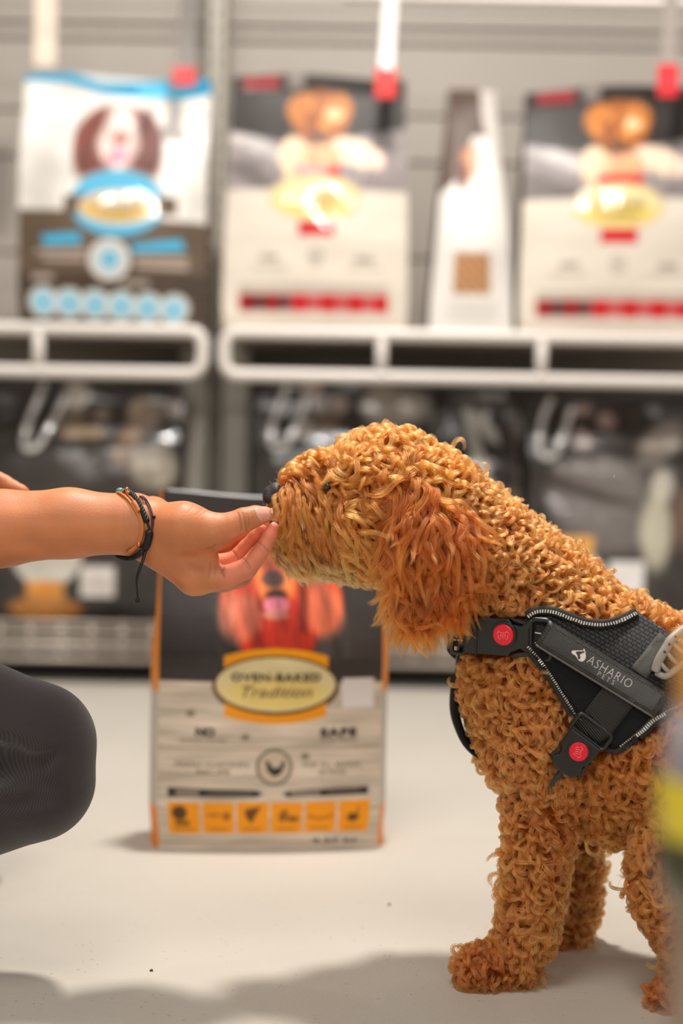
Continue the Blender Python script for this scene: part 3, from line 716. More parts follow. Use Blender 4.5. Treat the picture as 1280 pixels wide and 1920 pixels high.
# skull, brow, muzzle, jaw
dp((728, 924, YD, 97), (785, 948, YD, 92), 20, 1.0, 'head')
dp((668, 912, YD, 58), (655, 960, YD, 68), 20, 1.05, 'head')
dp((640, 975, YD, 76), (566, 957, YD, 62), 20, .95, 'muzzle')
dp((578, 915, YD, 40), (600, 895, YD, 36), 14, 1.0, 'muzzle')
dp((560, 965, YD, 62), (544, 960, YD, 43), 14, .9, 'muzzle')
dp((690, 1020, YD, 62), (572, 1022, YD, 40), 18, 1.05, 'jaw')
dp((572, 1020, YD, 36), (540, 1012, YD, 20), 12, .9, 'jaw')
# near and far cheek
dp((690, 985, YD - .028, 55), (720, 1000, YD - .028, 55), 24, 1.0, 'head')
dp((690, 985, YD + .028, 55), (720, 1000, YD + .028, 55), 24, 1.0, 'head')
# neck and body
dp((835, 992, YD, 98), (1010, 1150, YD, 122), 30, .95, 'neck')
dp((1010, 1280, YD, 128), (1025, 1370, YD, 118), 40, .95, 'body')
dp((1070, 1210, YD - .01, 118), (1400, 1380, YD - .05, 128), 40, 1.05, 'body')
dp((1120, 1440, YD - .005, 112), (1400, 1500, YD - .045, 112), 40, 1.1, 'body')
dp((1120, 1340, YD - .01, 128), (1400, 1450, YD - .05, 128), 40, 1.18, 'body')
# rump and tail
dp((1430, 1400, YD - .05, 130), (1500, 1480, YD - .06, 110), 40, 1.1, 'body')
dp((1540, 1380, YD - .06, 30), (1620, 1250, YD - .07, 26), 30, 1.0, 'leg')
# near front leg
YN = 1.345
dp((1035, 1390, YN - .004, 84), (1016, 1520, YN, 55), 30, .9, 'leg')
dp((1016, 1520, YN, 53), (1002, 1640, YN, 43), 14, .95, 'leg')
dp((1002, 1640, YN, 43), (986, 1745, YN - .004, 39), 10, 1.0, 'leg')
dp((984, 1745, YN - .004, 38), (962, 1798, YN - .008, 37), 10, 1.0, 'leg')
dp((950, 1806, YN - .010, 30), (888, 1815, YN - .018, 24), 10, 1.35, 'paw')
# far front leg
YFAR = 1.455
dp((1060, 1420, YFAR - .015, 84), (1078, 1540, YFAR - .005, 42), 30, .9, 'leg')
dp((1078, 1540, YFAR - .005, 38), (1078, 1690, YFAR, 29), 12, 1.0, 'leg')
dp((1078, 1690, YFAR, 29), (1064, 1742, YFAR, 27), 10, 1.0, 'leg')
dp((1066, 1752, YFAR, 22), (1042, 1758, YFAR - .006, 20), 10, 1.3, 'paw')
dp((1215, 1640, 1.292, 22), (1172, 1654, 1.292, 9), 10, .7, 'leg')
# hind legs (hip, stifle forward, hock back, foot)
YH = 1.290
dp((1400, 1440, YH + .02, 120), (1262, 1600, YH, 58), 30, .8, 'leg')
dp((1262, 1600, YH, 56), (1252, 1680, YH, 46), 18, .9, 'leg')
dp((1252, 1680, YH, 46), (1300, 1790, YH, 36), 14, .9, 'leg')
dp((1300, 1790, YH, 36), (1282, 1850, YH, 30), 10, 1.0, 'leg')
dp((1290, 1866, YH, 26), (1246, 1872, YH - .005, 22), 10, 1.3, 'paw')
YK = 1.425
dp((1420, 1440, YK - .02, 110), (1330, 1590, YK, 50), 30, .8, 'leg')
dp((1330, 1590, YK, 48), (1400, 1700, YK, 34), 14, .9, 'leg')
dp((1400, 1700, YK, 32), (1385, 1772, YK, 28), 10, 1.0, 'leg')
dp((1385, 1778, YK, 22), (1350, 1782, YK - .004, 20), 10, 1.3, 'paw')
# ears: flat leathers wrapped in long hair, hanging from the side of the skull
for sg in (-1, 1):
    ye = YD + sg * .062
    dp((772, 935, ye - sg * .006, 44), (806, 1020, ye + sg * .004, 70), 16, .42, 'ear')
    dp((806, 1020, ye + sg * .004, 76), (820, 1062, ye + sg * .002, 70), 12, .40, 'ear')
    dp((800, 1084, ye + sg * .002, 58), (792, 1112, ye, 45), 12, .40, 'ear')

aa = np.array([[min(q['a'][i], q['b'][i]) - 1.3 * max(q['ra'], q['rb']) for i in range(3)] for q in DOG]).min(0) - .01
bb = np.array([[max(q['a'][i], q['b'][i]) + 1.3 * max(q['ra'], q['rb']) for i in range(3)] for q in DOG]).max(0) + .01
aa[2] = -.004
fd = Field(aa, bb, .0046)
for q in DOG:
    if q['tag'] != 'ear': fd.put(q)
fe = Field(aa, bb, .0046)
for q in DOG:
    if q['tag'] == 'ear': fe.put(q)
D_noear = fd.D.copy()
# shell that clothing rests on (fur pressed flat under it)
shell = Field(aa, bb, .0046); shell.D = D_noear
Vs, Qs = surface_nets(shell, .0085); Vs = relax(Vs, Qs, 6)
SHELL = BVHTree.FromPolygons(Vs.tolist(), Qs.tolist())
fd.union(fe, .006)
V, Q = surface_nets(fd); V = relax(V, Q, 2)
NV = vnormals(V, Q)
dog = empty('dog', (P(1000, 1845, 1.36).x, 1.37, 0), 'curly apricot poodle cross dog with floppy ears, nibbling from the outstretched hand', 'dog')
m, t, b = nt('dog_skin'); b.inputs['Base Color'].default_value = L4((122, 72, 34)); b.inputs['Roughness'].default_value = .9; b.inputs['Specular IOR Level'].default_value = .1  # dark base colour puts shade into the gaps under the coat
link('body', np_mesh('body', V, Q), m, dog)

# ---- harness outlines (photograph pixels on the near flank), also used to keep fur off under them
def in_poly(x, y, pts):
    ins = np.zeros(len(x), bool); n = len(pts)
    for i in range(n):
        (xa, ya), (xb, yb) = pts[i], pts[(i + 1) % n]
        ins ^= ((ya > y) != (yb > y)) & (x < (xb - xa) * (y - ya) / ((yb - ya) or 1e-9) + xa)
    return ins
PANEL = [(985, 1152), (1000, 1140), (1040, 1141), (1085, 1160), (1120, 1167), (1160, 1160), (1192, 1144), (1245, 1180), (1320, 1240), (1420, 1330), (1400, 1350), (1330, 1290), (1270, 1322), (1205, 1374), (1160, 1403), (1138, 1398), (1085, 1345), (1040, 1280), (990, 1215)]
MASK = [[(992, 1158), (1040, 1152), (1085, 1170), (1120, 1178), (1160, 1172), (1196, 1158), (1245, 1195), (1320, 1255), (1390, 1330), (1330, 1282), (1268, 1312), (1200, 1364), (1158, 1392), (1140, 1388), (1092, 1338), (1048, 1275), (998, 1212)],
        [(850, 1170), (870, 1158), (1010, 1156), (1010, 1222), (870, 1222), (850, 1225)],
        [(1085, 1350), (1135, 1392), (1095, 1440), (1078, 1446), (1056, 1418)]]

# ---- coat
def seg_pts(X, pr):
    return seg_d(X[:, 0], X[:, 1], X[:, 2], pr)
def sample(n, seed, wfun):
    r = np.random.default_rng(seed)
    T = np.concatenate([Q[:, [0, 1, 2]], Q[:, [0, 2, 3]]]); A = V[T]
    ar = np.linalg.norm(np.cross(A[:, 1] - A[:, 0], A[:, 2] - A[:, 0]), axis=1) * .5
    c = A.mean(1); w = ar * wfun(c, NV[T].mean(1)); tot = w.sum()
    i = r.choice(len(T), n, p=w / tot)
    u, v = r.random(n), r.random(n); f = u + v > 1; u[f] = 1 - u[f]; v[f] = 1 - v[f]
    bc = np.stack([1 - u - v, u, v], 1)[..., None]
    N = (NV[T[i]] * bc).sum(1); N /= np.linalg.norm(N, axis=1)[:, None] + 1e-9
    return (A[i] * bc).sum(1), N
TAGS = ['head', 'muzzle', 'jaw', 'neck', 'body', 'leg', 'paw', 'ear']
def regions(X):
    D = np.stack([np.min([seg_pts(X, q) for q in DOG if q['tag'] == tg], axis=0) for tg in TAGS], 1)
    return D.argmin(1), D
def nrm(a): return a / (np.linalg.norm(a, axis=-1, keepdims=True) + 1e-9)
def rotv(v, ax, ang):
    c, s = np.cos(ang)[:, None], np.sin(ang)[:, None]
    return v * c + np.cross(ax, v) * s + ax * (ax * v).sum(1, keepdims=True) * (1 - c)

def weight(c, n):
    px, py = proj(c)
    w = np.ones(len(c))
    w[px > 1300] = .42
    w[(n[:, 1] > .35)] *= .5
    w[c[:, 2] < .004] *= .0
    return w
NL = 14000
R0, N0 = sample(NL, 3, weight)
reg, DD = regions(R0)
px, py = proj(R0)
keep = np.ones(NL, bool)
front = N0[:, 1] < .9
bodyish = np.isin(reg, [3, 4, 5])
for mk in MASK: keep &= ~(in_poly(px, py, mk) & bodyish)
# eye hollow and nose leather stay nearly bare
keep &= ~(np.hypot((px - 616) / 20, (py - 909) / 14) < 1)
keep &= ~((px < 525) & (py < 955) & (np.abs(R0[:, 1] - YD) < .024))
keep &= ~((reg == 0) & (DD[:, 7] < -.012))
keep &= np.random.default_rng(4).random(NL) < np.array([.88, .80, .76, 1, 1, 1, 1, .76])[reg]
R0, N0, reg, DD, px, py = R0[keep], N0[keep], reg[keep], DD[keep], px[keep], py[keep]
NL = len(R0); r = np.random.default_rng(11)
G = np.array([0, 0, -1.0]); BK = np.array([1.0, 0, 0])
rnd = np.stack([vnoise(R0, 45, 71 + i, 2) for i in range(3)], 1) * .8 + r.normal(size=(NL, 3)) * .75
tang = lambda v, n: v - (v * n).sum(1, keepdims=True) * n
#            head  muz  jaw  neck body leg  paw  ear
Lm = np.array([.047, .042, .044, .036, .040, .038, .030, .064])[reg] * r.uniform(.75, 1.2, NL)
curl = np.array([5.4, 1.2, 1.9, 6.6, 6.0, 5.4, 5.0, 2.3])[reg] * r.uniform(.6, 1.25, NL)
wave = np.array([.2, .35, .6, .2, .3, .5, .3, 1.0])[reg]
lift = np.array([.9, .22, .22, .75, .75, .6, .6, .18])[reg] * r.uniform(.7, 1.3, NL)
rand = np.array([.9, .16, .30, 1.0, .8, .55, .8, .28])[reg]
lockr = np.array([.0027, .0026, .0027, .0022, .0025, .0025, .0024, .0030])[reg] * r.uniform(.75, 1.25, NL)
flow = np.tile(np.array([.55, 0, -.8]), (NL, 1))
flow[reg == 1] = [.55, 0, -.85]; flow[reg == 2] = [.75, 0, -.55]; flow[reg == 7] = [.05, 0, -1]; flow[reg == 5] = [.1, 0, -1]; flow[reg == 6] = [-.6, 0, -.5]
# moustache sweeps back and down in an arc; bridge of the nose combs straight back
br = (reg == 1) & (N0[:, 2] > .62); flow[br] = [.9, 0, .25]; lift[br] = .5; Lm[br] *= .8
mu = (reg == 1) & (px < 560) & ~br; flow[mu] = [.18, 0, -1]; Lm[mu] *= 1.05
lowm = ((reg == 1) | (reg == 2)) & (py > 985); flow[lowm] = [.45, 0, -.75]
chin = (reg == 2) & (N0[:, 2] < -.5); flow[chin] = [.8, 0, -.5]; Lm[chin] *= .75
eart = (reg == 7); flow[eart, 0] += (px[eart] - 825) / 260.0; Lm[eart & (py > 1110)] *= .85
ck = (reg == 0) & (py > 930) & (px < 745); lift[ck] *= .6; curl[ck] *= .5; Lm[ck] *= 1.25; rand[ck] = .45; wave[ck] = .7; flow[ck] = [.55, 0, -.75]
top = (reg == 0) & (py < 880); Lm[top] *= 1.05
T = nrm(lift[:, None] * N0 + nrm(tang(flow + rand[:, None] * rnd, N0)))
sgn = np.where(r.random(NL) < .5, -1.0, 1.0)
Bx = nrm(N0 * sgn[:, None] * np.where(np.isin(reg, [1, 2, 7]), .55, .85)[:, None] + r.normal(size=(NL, 3)) * .45)
PT = 18
hmax = np.array([.0095, .0045, .0055, .0075, .0075, .0065, .0055, .0050])[reg]
pos = R0 - N0 * .0015; G_ = np.zeros((NL, PT, 3)); TT = np.zeros((NL, PT, 3)); G_[:, 0] = pos; TT[:, 0] = T
ph = r.uniform(0, 6.28, NL); fr = r.uniform(.8, 1.5, NL)
smooth_reg = np.isin(reg, [1, 2, 7])
for s in range(1, PT):
    q = (s - .5) / (PT - 1)
    ang = curl / (PT - 1) * (.45 + 1.1 * q) * (1 - wave) + wave * curl * 1.7 / (PT - 1) * np.sin(ph + q * fr * 6.28)
    T = rotv(T, Bx, ang)
    h = ((pos - R0) * N0).sum(1)
    T = nrm(T + N0 * np.clip((.0022 - h) / .0022, 0, 1)[:, None] * .35 + np.where(smooth_reg, .05, .012)[:, None] * G - N0 * np.clip((h - hmax) / .004, 0, 1)[:, None] * .45)
    pos = pos + T * (Lm / (PT - 1))[:, None]; pos[:, 2] = np.maximum(pos[:, 2], .0012)
    G_[:, s] = pos; TT[:, s] = T
# colour per lock (sRGB albedo), by part of the coat
base = np.array([(232, 112, 44), (222, 108, 42), (224, 128, 66), (226, 114, 52), (216, 106, 44), (212, 107, 47), (190, 92, 38), (186, 82, 23)], float)[reg]
pale = ((reg == 2) | (reg == 1)) & (py > 1030); base[pale] = (222, 140, 78)
base[(reg == 1) & (px < 575) & (N0[:, 2] > .3)] = (208, 104, 42)
base *= (1 + .07 * r.normal(size=NL) + .05 * vnoise(R0, 60, 33, 2))[:, None]; base[:, 1:] *= (1 + .015 * r.normal(size=NL))[:, None]
# taper-to-point hairs laid around each guide
NH = 34
def coat(name, sel, nh, hair_r, parent, mtl, spread=1.0, seed=5):
    r = np.random.default_rng(seed); g, tt, n = G_[sel], TT[sel], int(sel.sum())
    up = nrm(np.cross(tt, Bx[sel][:, None, :])); vp = np.cross(tt, up)
    a = r.uniform(0, 6.283, (n, nh)); rr = np.sqrt(r.random((n, nh)))
    s = np.linspace(0, 1, PT); prof = np.interp(s, [0, .25, .7, 1], [.75, 1.0, .85, .35])
    o = (lockr[sel] * spread)[:, None, None] * rr[..., None] * prof
    X = g[:, None] + up[:, None] * (o * np.cos(a)[..., None])[..., None] + vp[:, None] * (o * np.sin(a)[..., None])[..., None]
    # individual wander and length
    X += (r.normal(size=(n, nh, 1, 3)) * .0005) * (s[None, None, :, None] ** 1.5)
    f = r.uniform(.80, 1.0, (n, nh)); idx = f[..., None] * s * (PT - 1); i0 = np.minimum(idx.astype(int), PT - 2); w = (idx - i0)[..., None]
    X = np.take_along_axis(X, i0[..., None], 2) * (1 - w) + np.take_along_axis(X, i0[..., None] + 1, 2) * w
    X[..., 2] = np.maximum(X[..., 2], .0008)
    return hairs(name, X.reshape(-1, PT, 3), hair_r, np.repeat(base[sel], nh, 0) * (1 + .15 * r.normal(size=(n * nh, 1))), parent, mtl)
def hairs(name, X, hair_r, col, parent, mtl):
    M, K = X.shape[:2]
    hc = bpy.data.hair_curves.new(name); hc.add_curves([K] * M)
    off = np.array(parent.location)
    hc.attributes['position'].data.foreach_set('vector', (X - off).astype(np.float32).ravel())
    rad = hc.attributes.get('radius') or hc.attributes.new('radius', 'FLOAT', 'POINT')
    rad.data.foreach_set('value', np.tile((hair_r * np.interp(np.linspace(0, 1, K), [0, .6, 1], [1, .9, .25])).astype(np.float32), M))
    a = hc.attributes.new('tint', 'FLOAT_COLOR', 'CURVE')
    c = np.ones((M, 4), np.float32); c[:, :3] = lin(np.clip(col, 0, 255)); a.data.foreach_set('color', c.ravel())
    hc.materials.append(mtl)
    o = bpy.data.objects.new(name, hc); COL.objects.link(o); o.parent = parent; o['kind'] = 'stuff'
    return o
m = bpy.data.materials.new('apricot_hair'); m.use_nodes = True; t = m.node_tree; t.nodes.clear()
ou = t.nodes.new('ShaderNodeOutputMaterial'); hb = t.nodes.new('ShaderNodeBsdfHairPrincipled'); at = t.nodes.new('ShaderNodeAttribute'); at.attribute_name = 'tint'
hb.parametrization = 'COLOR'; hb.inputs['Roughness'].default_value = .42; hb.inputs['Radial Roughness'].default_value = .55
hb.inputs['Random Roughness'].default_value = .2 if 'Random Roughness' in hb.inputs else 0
hi = t.nodes.new('ShaderNodeHairInfo'); mr = t.nodes.new('ShaderNodeMapRange'); mr.inputs[1].default_value = 0; mr.inputs[2].default_value = .65; mr.inputs[3].default_value = .42; mr.inputs[4].default_value = 1.0  # strand colour darkened towards the roots, painting shade between the locks
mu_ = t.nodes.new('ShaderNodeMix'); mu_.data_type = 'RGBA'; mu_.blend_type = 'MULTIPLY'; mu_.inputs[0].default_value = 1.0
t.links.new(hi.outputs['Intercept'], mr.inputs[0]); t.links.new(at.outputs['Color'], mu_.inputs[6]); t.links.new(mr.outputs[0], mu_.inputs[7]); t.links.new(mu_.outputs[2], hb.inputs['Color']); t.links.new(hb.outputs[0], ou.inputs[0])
M_hair = m
al = np.ones(NL, bool)
gx_, gy_ = proj(G_.reshape(-1, 3)); inm = np.zeros(len(gx_), bool)
for mk in MASK: inm |= in_poly(gx_, gy_, mk)
inm = inm.reshape(NL, PT)
al &= ~((inm.mean(1) > .12) & np.isin(reg, [3, 4, 5]) & (N0[:, 1] < .3))
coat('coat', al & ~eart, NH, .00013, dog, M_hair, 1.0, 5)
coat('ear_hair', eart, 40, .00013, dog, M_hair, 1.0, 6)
# loose single hairs between and above the locks
ns = 26000
Rf, Nf = sample(ns, 9, weight); pf, qf = proj(Rf); rf, Df = regions(Rf); kf = np.ones(ns, bool)
for mk in MASK: kf &= ~(in_poly(pf, qf, mk) & np.isin(rf, [3, 4, 5]))
kf &= ~((pf < 526) & (qf < 958)); Rf, Nf, rf = Rf[kf], Nf[kf], rf[kf]; ns = len(Rf); r = np.random.default_rng(13)
T = nrm(Nf * r.uniform(.5, 1.3, ns)[:, None] + r.normal(size=(ns, 3)) * .6); ax = nrm(r.normal(size=(ns, 3))); K = 9
Xf = np.zeros((ns, K, 3)); Xf[:, 0] = Rf; Lf = r.uniform(.008, .019, ns)
cf = r.uniform(.5, 3.2, ns)
for s in range(1, K):
    T = rotv(T, ax, cf / K); Xf[:, s] = Xf[:, s - 1] + T * (Lf / K)[:, None]
Xf[..., 2] = np.maximum(Xf[..., 2], .001)
cb = np.array([(228, 128, 62), (218, 120, 56), (220, 136, 78), (222, 130, 70), (214, 118, 52), (208, 110, 48), (184, 88, 34), (200, 96, 32)], float)[rf]
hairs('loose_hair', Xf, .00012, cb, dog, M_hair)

# ---- nose, mouth, eyes
fn = Field(np.array(P(480, 980, YD)) - .03, np.array(P(545, 880, YD)) + .03, .0011)
fn.put(cp((508, 926, YD, 16), (518, 922, YD, 18), 6, 1.25)); fn.put(cp((502, 935, YD - .006, 10), (510, 936, YD - .006, 11), 6, 1.0)); fn.put(cp((502, 935, YD + .006, 10), (510, 936, YD + .006, 11), 6, 1.0))
fn.put(cp((515, 945, YD, 10), (520, 952, YD, 11), 6, 1.4))
for sg in (-1, 1):
    fn.put(cp((492, 938, YD + sg * .0085, 4.4), (506, 938, YD + sg * .0075, 3.4), 2.5, .9), sub=True); fn.put(cp((506, 940, YD + sg * .0115, 2.2), (510, 945, YD + sg * .0125, 2.0), 2.5, 1), sub=True)
Vn, Qn = surface_nets(fn); Vn = relax(Vn, Qn, 2)
M_nose = mat('wet_black_leather', (40, 34, 32), .42, .5, bump=('voronoi', 900, .6, .0008))
link('nose', np_mesh('nose', Vn, Qn), M_nose, dog)
fm = Field(np.array(P(505, 1030, YD)) - .03, np.array(P(560, 970, YD)) + .03, .0012)
fm.put(cp((524, 990, YD, 11), (560, 1006, YD, 13), 5, 2.0))
Vm, Qm = surface_nets(fm); Vm = relax(Vm, Qm, 2)
link('lip', np_mesh('lip', Vm, Qm), mat('dark_lip', (38, 26, 24), .35, .5), dog)
for sg in (-1, 1):
    bm = bmesh.new(); bmesh.ops.create_uvsphere(bm, u_segments=24, v_segments=16, radius=.0056)
    c = P(614, 911, YD + sg * .0312)
    for v in bm.verts: v.co += c
    link('eye', bm_mesh('eye', bm), mat('dark_brown_eye', (26, 14, 8), .08, .6, coat=.5), dog)
# ================================================================ PERSON (crouching at the left edge, right hand held out)
person = empty('person', (P(-500, 1800, 1.45).x, 1.45, 0), 'crouching person in dark ribbed trousers holding a treat out with the bare right hand', 'person')
YW = 1.345
def chain(field, pts, k):
    for a, b in zip(pts[:-1], pts[1:]): field.put(cp(a, b, k))
def arm_field(lo, hi, h):
    f = Field(lo, hi, h)
    for a, b in (((-250, 1026, 1.345, 54), (-140, 1008, 1.345, 74)), ((-140, 1008, 1.345, 74), (0, 991, 1.345, 70)), ((0, 991, 1.345, 70), (130, 981, 1.345, 63)), ((130, 981, 1.345, 63), (250, 983, YW, 55))):
        f.put(cp(a, b, 20))
    # palm, heel of the hand, ball of the thumb
    f.put(cp((250, 983, YW, 54), (300, 1010, YW, 50), 20, .95))
    f.put(cp((285, 968, 1.372, 38), (335, 1000, 1.380, 34), 16))
    f.put(cp((300, 1018, YW + .004, 46), (364, 1080, 1.340, 35), 20)); f.put(cp((290, 1010, 1.358, 42), (374, 1082, 1.358, 33), 18)); f.put(cp((290, 1000, 1.365, 40), (372, 1064, 1.374, 29), 18)); f.put(cp((290, 985, 1.370, 38), (366, 1036, 1.388, 26), 18))
    f.put(cp((296, 985, YW - .006, 44), (345, 990, YW - .016, 47), 18)); f.put(cp((345, 990, YW - .016, 47), (402, 996, YW - .020, 34), 16))
    # thumb
    chain(f, [(402, 996, YW - .020, 34), (432, 986, YW - .021, 24.5), (457, 975.5, YW - .020, 22.5), (478, 968, YW - .016, 19), (496, 965, YW - .012, 15.5)], 8)
    # finger roots blended into the palm
    f.put(cp((366, 1082, 1.340, 33), (400, 1082, 1.338, 25), 12)); f.put(cp((376, 1084, 1.358, 31), (400, 1086, 1.358, 21), 10)); f.put(cp((374, 1064, 1.374, 28), (394, 1061, 1.375, 18), 10)); f.put(cp((368, 1038, 1.388, 24), (388, 1033, 1.389, 16), 10))
    # web between thumb and palm
    f.put(cp((370, 1012, YW - .012, 26), (388, 1045, YW - .006, 22), 18))
    fl = []
    for pts in ([(372, 1084, 1.340, 30), (425, 1082, 1.337, 22), (462, 1066, 1.336, 19.5), (482, 1042, 1.335, 16.5), (495, 1026, 1.334, 15.5), (506, 1003, 1.333, 13.5), (512, 989, 1.332, 10.5)],
                [(376, 1085, 1.359, 27), (420, 1090, 1.358, 20), (452, 1083, 1.357, 18.5), (480, 1048, 1.355, 15.5), (494, 1026, 1.353, 14.5), (507, 996, 1.350, 11)],
                [(376, 1066, 1.375, 24), (408, 1057, 1.373, 18), (440, 1051, 1.371, 17.5), (462, 1026, 1.367, 15), (480, 1004, 1.361, 12.5), (490, 992, 1.358, 10)],
                [(372, 1040, 1.389, 20), (405, 1028, 1.388, 15), (430, 1019, 1.385, 14.5), (452, 1006, 1.379, 12.5), (472, 994, 1.372, 10)]):
        g = Field(lo, hi, h); chain(g, pts, 4); fl.append(g)
    g = fl[0]
    for q in fl[1:]: g.union(q, .0012)
    f.union(g, .0022)
    return f
def span(pxs, pys, ys):
    q = np.array([P(a, b, c) for a in pxs for b in pys for c in ys]); return q.min(0), q.max(0)
lo, hi = span((-345, 264), (880, 1130), (1.27, 1.43)); fa = arm_field(lo, hi, .0020); Va, Qa = surface_nets(fa); Va = relax(Va, Qa, 2)
lo2, hi2 = span((259, 530), (915, 1135), (1.29, 1.42)); fh = arm_field(lo2, hi2, .00072); Vh, Qh = surface_nets(fh); Vh = relax(Vh, Qh, 2, .4)
# knuckle and palm creases pressed into the skin
def polyd(px, py, pts):
    d = np.full(len(px), 1e9)
    for (xa, ya), (xb, yb) in zip(pts[:-1], pts[1:]):
        L = (xb - xa) ** 2 + (yb - ya) ** 2; t = np.clip(((px - xa) * (xb - xa) + (py - ya) * (yb - ya)) / L, 0, 1)
        d = np.minimum(d, np.hypot(px - xa - t * (xb - xa), py - ya - t * (yb - ya)))
    return d
Nh = vnormals(Vh, Qh); hx, hy = proj(Vh); near = Nh[:, 1] < .25
CRE = [([(446, 963), (450, 975), (453, 994)], .45, 1.3), ([(455, 962), (459, 974), (463, 995)], .55, 1.4), ([(464, 964), (468, 977), (466, 992)], .35, 1.3), ([(459, 964), (463, 975), (467, 985)], .3, 1.1), ([(471, 962), (474, 972)], .2, 1.2),
       ([(484, 1016), (494, 1024), (503, 1034)], .45, 1.4), ([(455, 1048), (464, 1056), (470, 1066)], .5, 1.4), ([(451, 1050), (459, 1058), (466, 1067)], .3, 1.2),
       ([(418, 1062), (416, 1072), (420, 1082)], .6, 1.8), ([(396, 1056), (393, 1072), (391, 1084)], .3, 1.6), ([(404, 1060), (403, 1076)], .25, 1.5),
       ([(388, 1029), (398, 1027), (404, 1022)], .4, 1.6), ([(322, 955), (330, 948), (338, 944)], .16, 1.2), ([(350, 962), (358, 955), (364, 950)], .14, 1.2), ([(366, 966), (374, 960), (380, 954)], .14, 1.2), ([(372, 968), (382, 963), (390, 957)], .14, 1.2),
       ([(436, 1034), (442, 1040), (446, 1048)], .5, 1.5)]
cre = np.zeros(len(Vh))
for pts, amp, wd in CRE: cre = np.maximum(cre, amp * np.exp(-(polyd(hx, hy, pts) / (wd * 1.5)) ** 2))
cre *= near; Vh = Vh - Nh * (cre * .0011)[:, None]
Va = np.concatenate([Va]); 
def skin_col(Vx, Nx, px, py, cre=None):
    n = len(Vx); c = np.tile(np.array([194., 121., 78.]), (n, 1))
    def mixc(w, col): c[:] = c * (1 - w[:, None]) + np.array(col, float) * w[:, None]
    mixc(np.clip((py - 1000) / 120, 0, 1) * np.clip((250 - px) / 200, 0, 1) * .35, (180, 106, 62))  # forearm tinted darker towards its underside, shade painted into the skin colour
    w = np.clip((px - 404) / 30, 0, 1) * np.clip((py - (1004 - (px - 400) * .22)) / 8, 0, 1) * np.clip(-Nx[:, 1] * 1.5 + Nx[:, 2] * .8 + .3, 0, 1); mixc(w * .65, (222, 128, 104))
    w = np.clip((np.hypot(px - 510, py - 985) - 40) / -24, 0, 1); mixc(w * .6, (224, 122, 100))
    w = np.clip(1 - np.hypot(px - 405, py - 1068) / 26, 0, 1); mixc(w * .5, (226, 150, 124))
    w = np.clip((px - 470) / 20, 0, 1) * np.clip((985 - py) / 6, 0, 1); mixc(w * .4, (220, 140, 112))
    c *= (1 + .05 * vnoise(Vx, 90, 3, 4))[:, None]
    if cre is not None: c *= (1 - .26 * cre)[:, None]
    return np.clip(c, 0, 255)
ax_, ay_ = proj(Va); Na = vnormals(Va, Qa)
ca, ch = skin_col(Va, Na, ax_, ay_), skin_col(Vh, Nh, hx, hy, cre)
# left arm and hand (mostly outside the frame), head and neck
fl_ = Field(*span((-620, 110), (380, 1150), (1.36, 1.78)), .0042)
for a, b in (((-450, 500, 1.66, 62), (-330, 930, 1.62, 54)), ((-330, 930, 1.62, 54), (-220, 915, 1.54, 58)), ((-220, 915, 1.54, 58), (-110, 896, 1.475, 44)), ((-110, 896, 1.475, 42), (-45, 893, 1.46, 38)),
             ((-45, 888, 1.452, 24), (4, 903, 1.445, 16)), ((4, 903, 1.445, 16), (46, 922, 1.44, 12)), ((-50, 900, 1.47, 24), (-5, 922, 1.455, 14)), ((-5, 922, 1.455, 14), (22, 926, 1.445, 11)), ((-60, 905, 1.485, 22), (-15, 935, 1.47, 13)), ((-15, 935, 1.47, 13), (8, 945, 1.46, 11)), ((-70, 910, 1.495, 20), (-30, 945, 1.485, 12)), ((-60, 880, 1.445, 22), (-15, 872, 1.43, 15))):
    fl_.put(cp(a, b, 6))
Vl, Ql = surface_nets(fl_); Vl = relax(Vl, Ql, 3)
fr_ = Field(*span((-600, -180), (400, 1080), (1.26, 1.44)), .005); fr_.put(cp((-450, 500, 1.37, 62), (-250, 1026, 1.345, 54), 10)); Vr, Qr = surface_nets(fr_); Vr = relax(Vr, Qr, 2)
fk = Field(*span((-640, -180), (40, 620), (1.36, 1.68)), .0055)
for a, b, k, fy in (((-470, 560, 1.52, 66), (-440, 400, 1.52, 54), 20, 1.0), ((-425, 190, 1.52, 104), (-400, 240, 1.52, 98), 20, .82), ((-370, 300, 1.52, 62), (-345, 350, 1.52, 40), 26, .9), ((-312, 262, 1.52, 12), (-296, 284, 1.52, 15), 12, 1.0), ((-322, 330, 1.52, 18), (-318, 334, 1.52, 18), 8, 1.6), ((-420, 250, 1.462, 20), (-415, 280, 1.462, 16), 6, .5), ((-420, 250, 1.578, 20), (-415, 280, 1.578, 16), 6, .5), ((-326, 225, 1.49, 16), (-326, 225, 1.55, 16), 14, 1.0)): fk.put(cp(a, b, k, fy))
Vk, Qk = surface_nets(fk); Vk = relax(Vk, Qk, 3)
VV, QQ, CC, o = [], [], [], 0
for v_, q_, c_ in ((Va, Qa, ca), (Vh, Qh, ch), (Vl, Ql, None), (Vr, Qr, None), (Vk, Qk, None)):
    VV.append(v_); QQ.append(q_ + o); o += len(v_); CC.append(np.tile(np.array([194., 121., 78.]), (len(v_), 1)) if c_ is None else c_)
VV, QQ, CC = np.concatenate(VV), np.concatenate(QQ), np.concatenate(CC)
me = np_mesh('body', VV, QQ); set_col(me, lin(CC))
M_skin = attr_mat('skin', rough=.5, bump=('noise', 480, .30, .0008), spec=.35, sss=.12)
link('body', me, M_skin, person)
ARM = BVHTree.FromPolygons(np.concatenate([Va, Vh]).tolist(), np.concatenate([Qa, Qh + len(Va)]).tolist())
